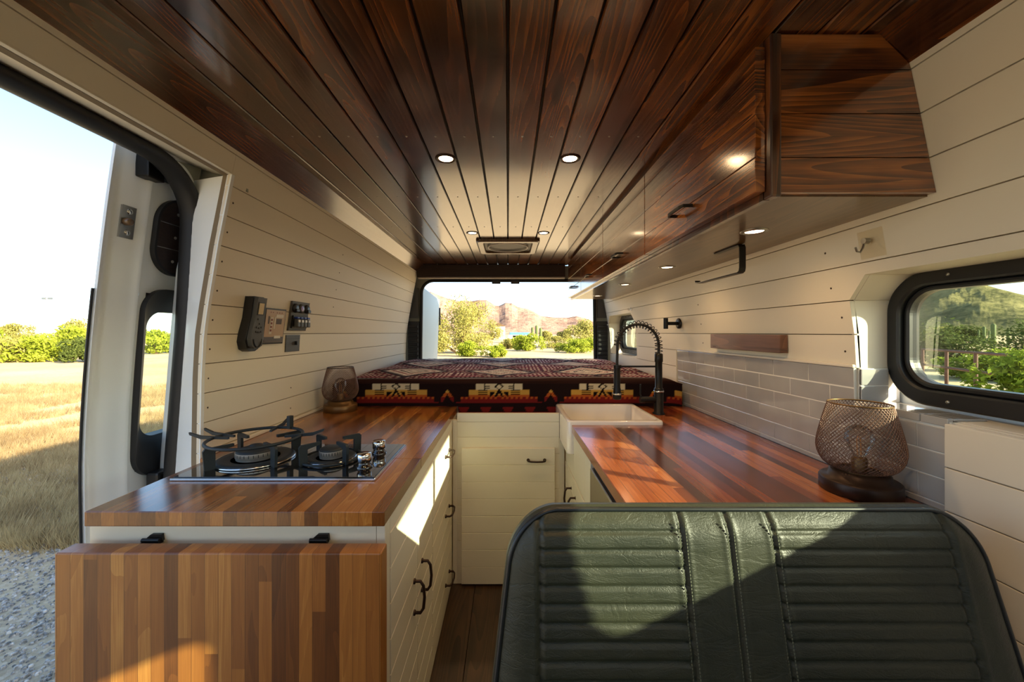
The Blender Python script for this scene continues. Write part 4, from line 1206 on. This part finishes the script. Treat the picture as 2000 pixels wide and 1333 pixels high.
# striker plate
def pf(y, z, d): return (dx_(z)+.0125+d, y, z)
ya, yb, za, zb_ = 1.083, 1.124, .268, .358
m = MB().loft([pf(ya, za, 0), pf(yb, za, 0), pf(yb, zb_, 0), pf(ya, zb_, 0)][::-1], [pf(ya, za, .005), pf(yb, za, .005), pf(yb, zb_, .005), pf(ya, zb_, .005)][::-1])
stp = obj('striker_plate', m, 'steel', sdr, bevel=.003)
m = MB().lathe([(.011, 0), (.011, .012), (.006, .018), (.001, .018)], pf(1.098, .313, .005), 16, 'x')
obj('striker_bumper', m, 'under_wood', stp)
for z in (.284, .343): obj('striker_bolt', MB().lathe([(.0085, 0), (.007, .003), (.001, .003)], pf(1.105, z, .005), 14, 'x'), 'chrome', stp)
# top roller bracket
m = MB().box(-1.06, -1.02, 1.105, 1.16, .445, .52).cyl((-1.03, 1.13, .492), .018, 0, .03, 14, 'x').cyl((-1.03, 1.185, .482), .014, 0, .03, 14, 'x').box(-1.05, -1.02, 1.15, 1.22, .458, .492)
rb = obj('roller_bracket', m, 'black_metal', sdr, bevel=.004)
m = MB().cyl((-1.0, 1.13, .492), .009, 0, .004, 12, 'x').cyl((-1.0, 1.185, .482), .007, 0, .004, 12, 'x'); obj('roller_bolt', m, 'chrome', rb)
m = MB().box(-1.11, -1.07, 1.19, 1.25, -.52, -.43); obj('door_latch', m, 'black_plastic', sdr, bevel=.008)
m = MB(); m.tube([(dx_(z)+.002, 1.046, z) for z in zd if z < .15], .0032, 8); obj('edge_seal', m, 'rubber', sdr)

# ------------------------------------------------------------------ outdoors
def gz(x, y):
    d = math.hypot(x, y); return GR + (mnoise.noise(Vector((x*.05, y*.05, 0)))*.25*min(1, max(0, (d-12)/40)))
vs = []; fs = []; 
import bisect
xs = [-900, -500, -300, -180, -110, -70, -45, -30, -20, -13, -8, -4, 0, 4, 8, 13, 20, 30, 45, 70, 110, 180, 300, 500, 900]
for y in xs:
    for x in xs: vs.append((x, y+0, gz(x, y)))
n = len(xs)
fs = [(j*n+i, j*n+i+1, (j+1)*n+i+1, (j+1)*n+i) for j in range(n-1) for i in range(n-1)]
g_ = struct(obj('ground', MB().add(vs, fs, True), 'ground'))
g_['label'] = 'tan sandy desert ground with gravel around the van'; g_['category'] = 'ground'

def hills(name, label, pts, depth, mat, seed, back=1.6):
    """ridge line pts = (x, y, height) ; builds a mountain body in front of and behind the ridge"""
    vs = []; NX = 420; NR = 40; P = pts
    def ridge(t):
        s = t*(len(P)-1); i = min(int(s), len(P)-2); f = s-i; f2 = f*f*(3-2*f)
        return [P[i][k]+(P[i+1][k]-P[i][k])*f for k in range(3)]
    for j in range(NR+1):
        s = j/NR*2-1
        for i in range(NX+1):
            x, y, h = ridge(i/NX); d = Vector((x, y)).normalized(); r = Vector((x, y)).length
            rr_ = r+s*depth; q = d*rr_
            prof = max(0, 1-abs(s))**1.15
            nz = mnoise.fractal(Vector((q.x*.018, q.y*.018, seed)), 1., 2.1, 6)
            nz2 = abs(mnoise.noise(Vector((q.x*.03, q.y*.03, seed+5))))
            nz3 = mnoise.fractal(Vector((q.x*.07, q.y*.07, seed)), 1., 2.1, 4)
            z = GR-1+h*prof*(1+.28*nz*min(1, abs(s)*4)-.35*nz2*min(1, abs(s)*3)+.05*nz3*min(1, abs(s)*5+.25))
            vs.append((q.x, q.y, z))
    n = NX+1
    fs = [(j*n+i, j*n+i+1, (j+1)*n+i+1, (j+1)*n+i) for j in range(NR) for i in range(NX)]
    return tag(obj(name, MB().add(vs, fs, True), mat), label, 'hill')
def rp(px, py, Y):           # direction helper for far terrain only
    return ((px-992)/760*Y, Y, (650-py)/760*Y-GR+1)
hills('mountain', 'bare pinkish desert hills behind the rear doorway', [rp(*p, 420) for p in ((560, 600), (640, 570), (700, 560), (760, 556), (800, 560), (842, 571), (872, 583), (899, 589), (919, 589), (936, 586), (950, 586), (967, 597), (975, 598), (987, 592), (1000, 593), (1011, 600), (1031, 604), (1044, 610), (1057, 618), (1086, 621), (1108, 621), (1126, 618), (1143, 622), (1160, 629), (1190, 634), (1260, 640))], 110, 'hill', 3.)
def rp2(px, py, X): Y = 760*X/(px-992); return (X, Y, (650-py)/760*Y-GR+1)
hills('mountain', 'scrub-covered olive hillside seen through the big right side window', [rp2(*p, 330) for p in ((1500, 590), (1640, 562), (1740, 546), (1800, 542), (1860, 546), (1920, 556), (1980, 572), (2050, 590), (2150, 600), (2400, 615), (2900, 630))], 120, 'hill_green', 8.)

def leafcloud(mb, blobs, n, sz, rng):
    for _ in range(n):
        b = rng.choice(blobs)
        while True:
            p = Vector((rng.uniform(-1, 1), rng.uniform(-1, 1), rng.uniform(-1, 1)))
            if .25 < p.length < 1: break
        c = Vector((b[0]+p.x*b[3], b[1]+p.y*b[3], b[2]+p.z*b[4]))
        if c.z < .02: c.z = .02+rng.random()*.1
        u = Vector((rng.gauss(0, 1), rng.gauss(0, 1), rng.gauss(0, 1))).normalized(); w = u.orthogonal().normalized()
        s = sz*rng.uniform(.6, 1.3)
        mb.add([c-u*s, c+w*s*.45, c+u*s, c-w*s*.45], [(0, 1, 2, 3)])
def bush(name, label, x, y, w, h, mat, seed, cat='bush', n=3000, sz=.09, tree=False, group=None):
    rng = random.Random(seed); z0 = gz(x, y)
    t = thing(name, label, cat, (x, y, z0), group)
    blobs = []
    nb = 16
    for k in range(nb):
        a = rng.uniform(0, 2*PI); r = rng.uniform(0, .36)*w
        base = .30 if not tree else .38
        zc = h*rng.uniform(base, .80)*(1-.7*(r/w)**1.)
        blobs.append((r*math.cos(a), r*math.sin(a), zc, w*rng.uniform(.10, .2), h*rng.uniform(.12, .22)))
        if rng.random() < .6: blobs.append((r*1.15*math.cos(a), r*1.15*math.sin(a), h*.18, w*.14, h*.16))
    mb = MB(); leafcloud(mb, blobs, n, sz, rng)
    mb.v = [(a+x, b+y, c+z0) for a, b, c in mb.v]
    obj('foliage', mb, mat, t)
    mb = MB()
    for k in range(7):
        b = rng.choice(blobs); e = Vector((b[0], b[1], b[2]))
        mb.tube([(x+e.x*.02, y+e.y*.02, z0-.05), (x+e.x*.4, y+e.y*.4, z0+e.z*.55), (x+e.x, y+e.y, z0+e.z)], [.012*h+.01, .008*h+.006, .003*h+.002], 6)
    obj('stems', mb, 'bark', t)
def at(px, Y): return ((px-992)/760*Y, Y)
B = [ # rear view
 ('palo_verde_tree', 'large feathery palo verde tree left of centre in the rear view', 897, 29, 6.0, 4.9, 'leaf_olive', 1, 'tree', 12000, .085, True),
 ('bush', 'bright green creosote bush in the middle of the rear view', 1032, 33, 3.5, 1.75, 'leaf_green', 2, 'bush', 5000, .08, False),
 ('palo_verde_tree', 'sprawling palo verde at the right edge of the rear view', 1143, 42, 5.4, 3.4, 'leaf_olive', 3, 'tree', 5000, .11, True),
 ('bush', 'low green bush at the lower right of the rear view', 1120, 30, 3.2, 1.25, 'leaf_green', 4, 'bush', 4200, .07, False),
 ('bush', 'low yellow-green bush right of the big tree in the rear view', 968, 25, 1.6, 1.0, 'leaf_green', 5, 'bush', 3000, .07, False),
 ('bush', 'pale bush at the left edge of the rear view', 850, 32, 2.3, 1.7, 'leaf_green', 6, 'bush', 3200, .08, False),
 ('palo_verde_tree', 'far pale tree behind the bushes right of the big tree in the rear view', 962, 84, 8, 5.2, 'leaf_olive', 7, 'tree', 3000, .15, True),
 ('bush', 'round bright bush at the foot of the big feathery tree in the rear view', 915, 25.5, 2.6, 1.25, 'leaf_green', 10, 'bush', 3600, .065, False),
 ('bush', 'sparse bush right of the middle green bush in the rear view', 1084, 40, 3.4, 1.5, 'leaf_olive', 11, 'bush', 3000, .08, False),
 ('bush', 'low green bush beside the right end of the rear doorway, below the palo verde', 1150, 35, 3.4, 1.6, 'leaf_green', 12, 'bush', 3600, .075, False),
 ('bush', 'small olive bush just left of the middle green bush in the rear view', 992, 38, 2.6, 1.3, 'leaf_olive', 13, 'bush', 3000, .075, False),
 ('bush', 'far scrub bush left of the dark cacti in the rear view', 1066, 72, 3.4, 2.4, 'leaf_olive', 8, 'bush', 3000, .16, False),
 ('bush', 'far scrub bush right of the dark cacti in the rear view', 1108, 75, 4.4, 3, 'leaf_olive', 9, 'bush', 3000, .16, False),
]
for nme, lab, px, Y, w, h, mt, sd2, cat, n, sz, tr in B:
    x, y = at(px, Y); bush(nme, lab, x, y, w, h, mt, sd2, cat, n, sz, tr)
# left doorway scrub
LB = [(-40, 26, 4, 2.3, 'leaf_green', 'far left edge'), (20, 22, 3.0, 1.6, 'leaf_olive', 'second from the left edge'), (72, 22, 2.8, 1.7, 'leaf_green', 'below the lamp post'), (135, 29, 4.6, 2.6, 'leaf_green', 'tallest, beside the sliding door edge'), (175, 22, 2.6, 1.7, 'leaf_dark', 'partly behind the sliding door'), (20, 64, 7, 3.9, 'leaf_olive', 'far row, left'), (150, 58, 7, 4.3, 'leaf_olive', 'far row, right'),
      (305, 30, 4.6, 2.2, 'leaf_green', 'seen through the sliding door window')]
for k, (px, Y, w, h, mt, wh) in enumerate(LB):
    x, y = at(px, Y); bush('bush', 'desert bush in the left doorway view, %s' % wh, x, y, w, h, mt, 20+k, 'bush', 3200, .07+Y*.0012, False)
# right window scrub : placed by X distance
def atx(px, X): return (X, 760*X/(px-992))
RB = [(1835, 18.5, 3.6, 2.2, 'leaf_dark', 'large, at the left of the window'), (1905, 16, 2.4, 1.0, 'leaf_green', 'low, behind the fence rail'), (1992, 9.0, 1.7, 1.5, 'leaf_green', 'bright, nearest'), (1990, 17, 3.2, 1.3, 'leaf_green', 'right of the fence post'), (1780, 22, 6, 2.9, 'leaf_dark', 'behind the recess corner'), (1890, 66, 10, 3.0, 'leaf_dark', 'far, below the hillside'), (2010, 38, 8, 3.0, 'leaf_dark', 'far, at the right edge'), (1850, 125, 16, 4, 'leaf_olive', 'farthest band under the slope')]
for k, (px, X, w, h, mt, wh) in enumerate(RB):
    x, y = atx(px, X); bush('bush', 'green bush in the right side window, %s' % wh, x, y, w, h, mt, 50+k, 'bush', 3600, .05+X*.0018, False)
# near green hint through rear side window
bush('bush', 'pale bush outside the small rear side window', 6.5, 14, 3.5, 2.0, 'leaf_olive', 77, 'bush', 3000, .08)
# saguaros
def saguaro(x, y, h, arms, label, r=.22):
    t = thing('saguaro_cactus', label, 'cactus', (x, y, gz(x, y))); z0 = gz(x, y)
    def ribtube(pts, r):
        m = MB(); P = [Vector(p) for p in pts]; R = []
        for i, p in enumerate(P):
            a = P[max(0, i-1)]; b = P[min(len(P)-1, i+1)]; tt = (b-a).normalized(); u = Vector((0, 1, 0)); u = (u-tt*u.dot(tt)).normalized(); w = tt.cross(u)
            q = r*(1 if 0 < i < len(P)-1 else .45)
            R.append([p+(u*math.cos(2*PI*k/24)+w*math.sin(2*PI*k/24))*q*(1+.08*(-1)**k) for k in range(24)])
        return m.rings(R, True, True)
    obj('trunk', ribtube([(x, y, z0-.05), (x, y, z0+.3), (x, y, z0+h*.6), (x, y, z0+h*.96), (x, y, z0+h)], r), 'cactus', t)
    for (s_, zz, hh) in arms:
        obj('arm', ribtube([(x, y, z0+zz), (x+s_*.35, y, z0+zz+.05), (x+s_*.55, y, z0+zz+.3), (x+s_*.55, y, z0+zz+hh*.9), (x+s_*.55, y, z0+zz+hh)], r*.6), 'cactus', t)
saguaro(*atx(1940, 46), 2.55, [], 'single-stem saguaro in the right side window, the tallest', .16)
saguaro(*atx(1922, 50), 2.35, [(-1, .8, 1.2), (1, .9, 1.0)], 'saguaro with raised arms just left of the tall one', .11)
saguaro(*atx(1969, 56), 2.0, [(1, .7, .8)], 'small saguaro right of the tall one in the side window', .12)
for k, (px, h) in enumerate(((1040, 2.5), (1048, 2.8), (1056, 2.4))):
    saguaro(*at(px, 64), h, [], 'dark saguaro in the rear view, %s of the clump of three' % ('left', 'tallest middle', 'right')[k], .2)
# pipe fence
fc = thing('pipe_fence', 'rusty pipe rail fence outside the right side window', 'fence', (13.5, 11.4, GR))
pA, pB = Vector((13.0, 12.2)), Vector((11.5, 8.85))
def pw(p, z): return (p.x, p.y, GR+z)
for zz_ in (1.10, .62):
    m = MB().tube([pw(pA, zz_), pw(pB, zz_)], .035, 8); obj('rail', m, 'rust', fc)
for f in (0, .33, .66, 1):
    p = pA.lerp(pB, f); m = MB().tube([pw(p, -.05), pw(p, 1.12)], .04, 8); obj('post', m, 'rust', fc)
# lamp post on the left, parked trailer at the rear
lp = thing('lamp_post', 'pale street lamp post far out in the left doorway view', 'lamp post', (*at(92, 70), GR))
x, y = at(92, 70)
m = MB().tube([(x, y, GR), (x, y, GR+7.9)], [.16, .10], 8); obj('pole', m, 'white_plastic', lp)
m = MB().box(x-.9, x-.2, y-.1, y+.1, GR+7.6, GR+7.9).box(x+.2, x+.9, y-.1, y+.1, GR+7.6, GR+7.9).box(x-.2, x+.2, y-.05, y+.05, GR+7.7, GR+7.8); obj('lamp_head', m, 'steel', lp)
x, y = at(974, 92)
hs_ = thing('house', 'small white house far off between the bushes in the rear view', 'house', (x, y, GR))
obj('wall', MB().box(x-1.5, x+1.5, y-1.5, y+1.5, GR-.3, GR+3.1), 'white_plastic', hs_)
obj('roof', MB().loft([(x-1.7, y-1.7, GR+3.1), (x+1.7, y-1.7, GR+3.1), (x, y-1.7, GR+3.9)], [(x-1.7, y+1.7, GR+3.1), (x+1.7, y+1.7, GR+3.1), (x, y+1.7, GR+3.9)]), 'under_wood', hs_)
obj('window', MB().box(x-.5, x+.4, y-1.53, y-1.5, GR+1.4, GR+2.3), 'glass_black', hs_)
x, y = at(1016, 62)
tr = thing('camper_trailer', 'small white camper with a blue roof parked far off in the rear view', 'camper', (x, y, GR))
m = MB().box(x-1.9, x+1.9, y-1, y+1, GR+.5, GR+1.25); obj('body', m, 'body', tr, bevel=.15)
m = MB().box(x-1.7, x+1.5, y-.9, y+.9, GR+1.25, GR+1.65); obj('roof', m, simple('camper_blue', srgb(90, 150, 190), .3), tr, bevel=.12)
for s_ in (-1.1, 1.1):
    m = MB().cyl((x+s_, y-1.02, GR+.35), .34, -.1, .1, 20, 'y'); obj('wheel', m, 'rubber', tr)
m = MB().box(x-1.2, x+1.0, y-1.02, y-1.0, GR+.85, GR+1.15); obj('window', m, 'glass_black', tr)

# dry grass on the left
rng = random.Random(5); m = MB()
for _ in range(8000):
    u = rng.random(); Y = 2.9+u**1.3*9; X = -(Y*rng.uniform(.8, 1.55))
    if X > -2.0: continue
    den = mnoise.noise(Vector((X*.8, Y*.8, 3)))
    if den < -.12 and Y > 6: continue
    hgt = rng.uniform(.08, .22); z = GR
    for k in range(9):
        a = rng.uniform(0, 2*PI); r = rng.uniform(0, .09); bx = X+math.cos(a)*r; by = Y+math.sin(a)*r
        lx = bx+math.cos(a)*hgt*rng.uniform(.1, .7); ly = by+math.sin(a)*hgt*rng.uniform(.1, .7); w = .0022+Y*.0003
        m.add([(bx-w, by, z), (bx+w, by, z), (lx, ly, z+hgt*rng.uniform(.6, 1))], [(0, 1, 2)])
tag(obj('dry_grass', m, 'dry'), 'dry straw-coloured grass growing outside the left doorway', 'grass', kind='stuff')
m = MB()
for _ in range(5000):
    Y = rng.uniform(1.1, 4.6); X = -(Y*rng.uniform(.95, 1.4))-.1
    if X > -1.35: continue
    s = rng.uniform(.005, .016); q = [(X+s*rng.uniform(.7, 1.2)*math.cos(a), Y+s*rng.uniform(.7, 1.2)*math.sin(a)) for a in (0, 1.26, 2.5, 3.8, 5.0)]
    m.add([(a, b, GR-.002) for a, b in q]+[(X+(a-X)*.6, Y+(b-Y)*.6, GR+s*.8) for a, b in q], [(4, 3, 2, 1, 0)[::-1] if 0 else (5, 6, 7, 8, 9), (0, 1, 6, 5), (1, 2, 7, 6), (2, 3, 8, 7), (3, 4, 9, 8), (4, 0, 5, 9)])
gvm = NT('gravel_stones'); o__, c__ = gvm.coord(); gvm.P(col=gvm.ramp(gvm.noise(o__, 38, 2), [(.35, srgb(104, 104, 100)), (.5, srgb(158, 152, 142)), (.68, srgb(214, 208, 196))]), rough=.9)
tag(obj('gravel', m, gvm.m), 'loose grey gravel stones on the ground beside the van', 'gravel', kind='stuff')
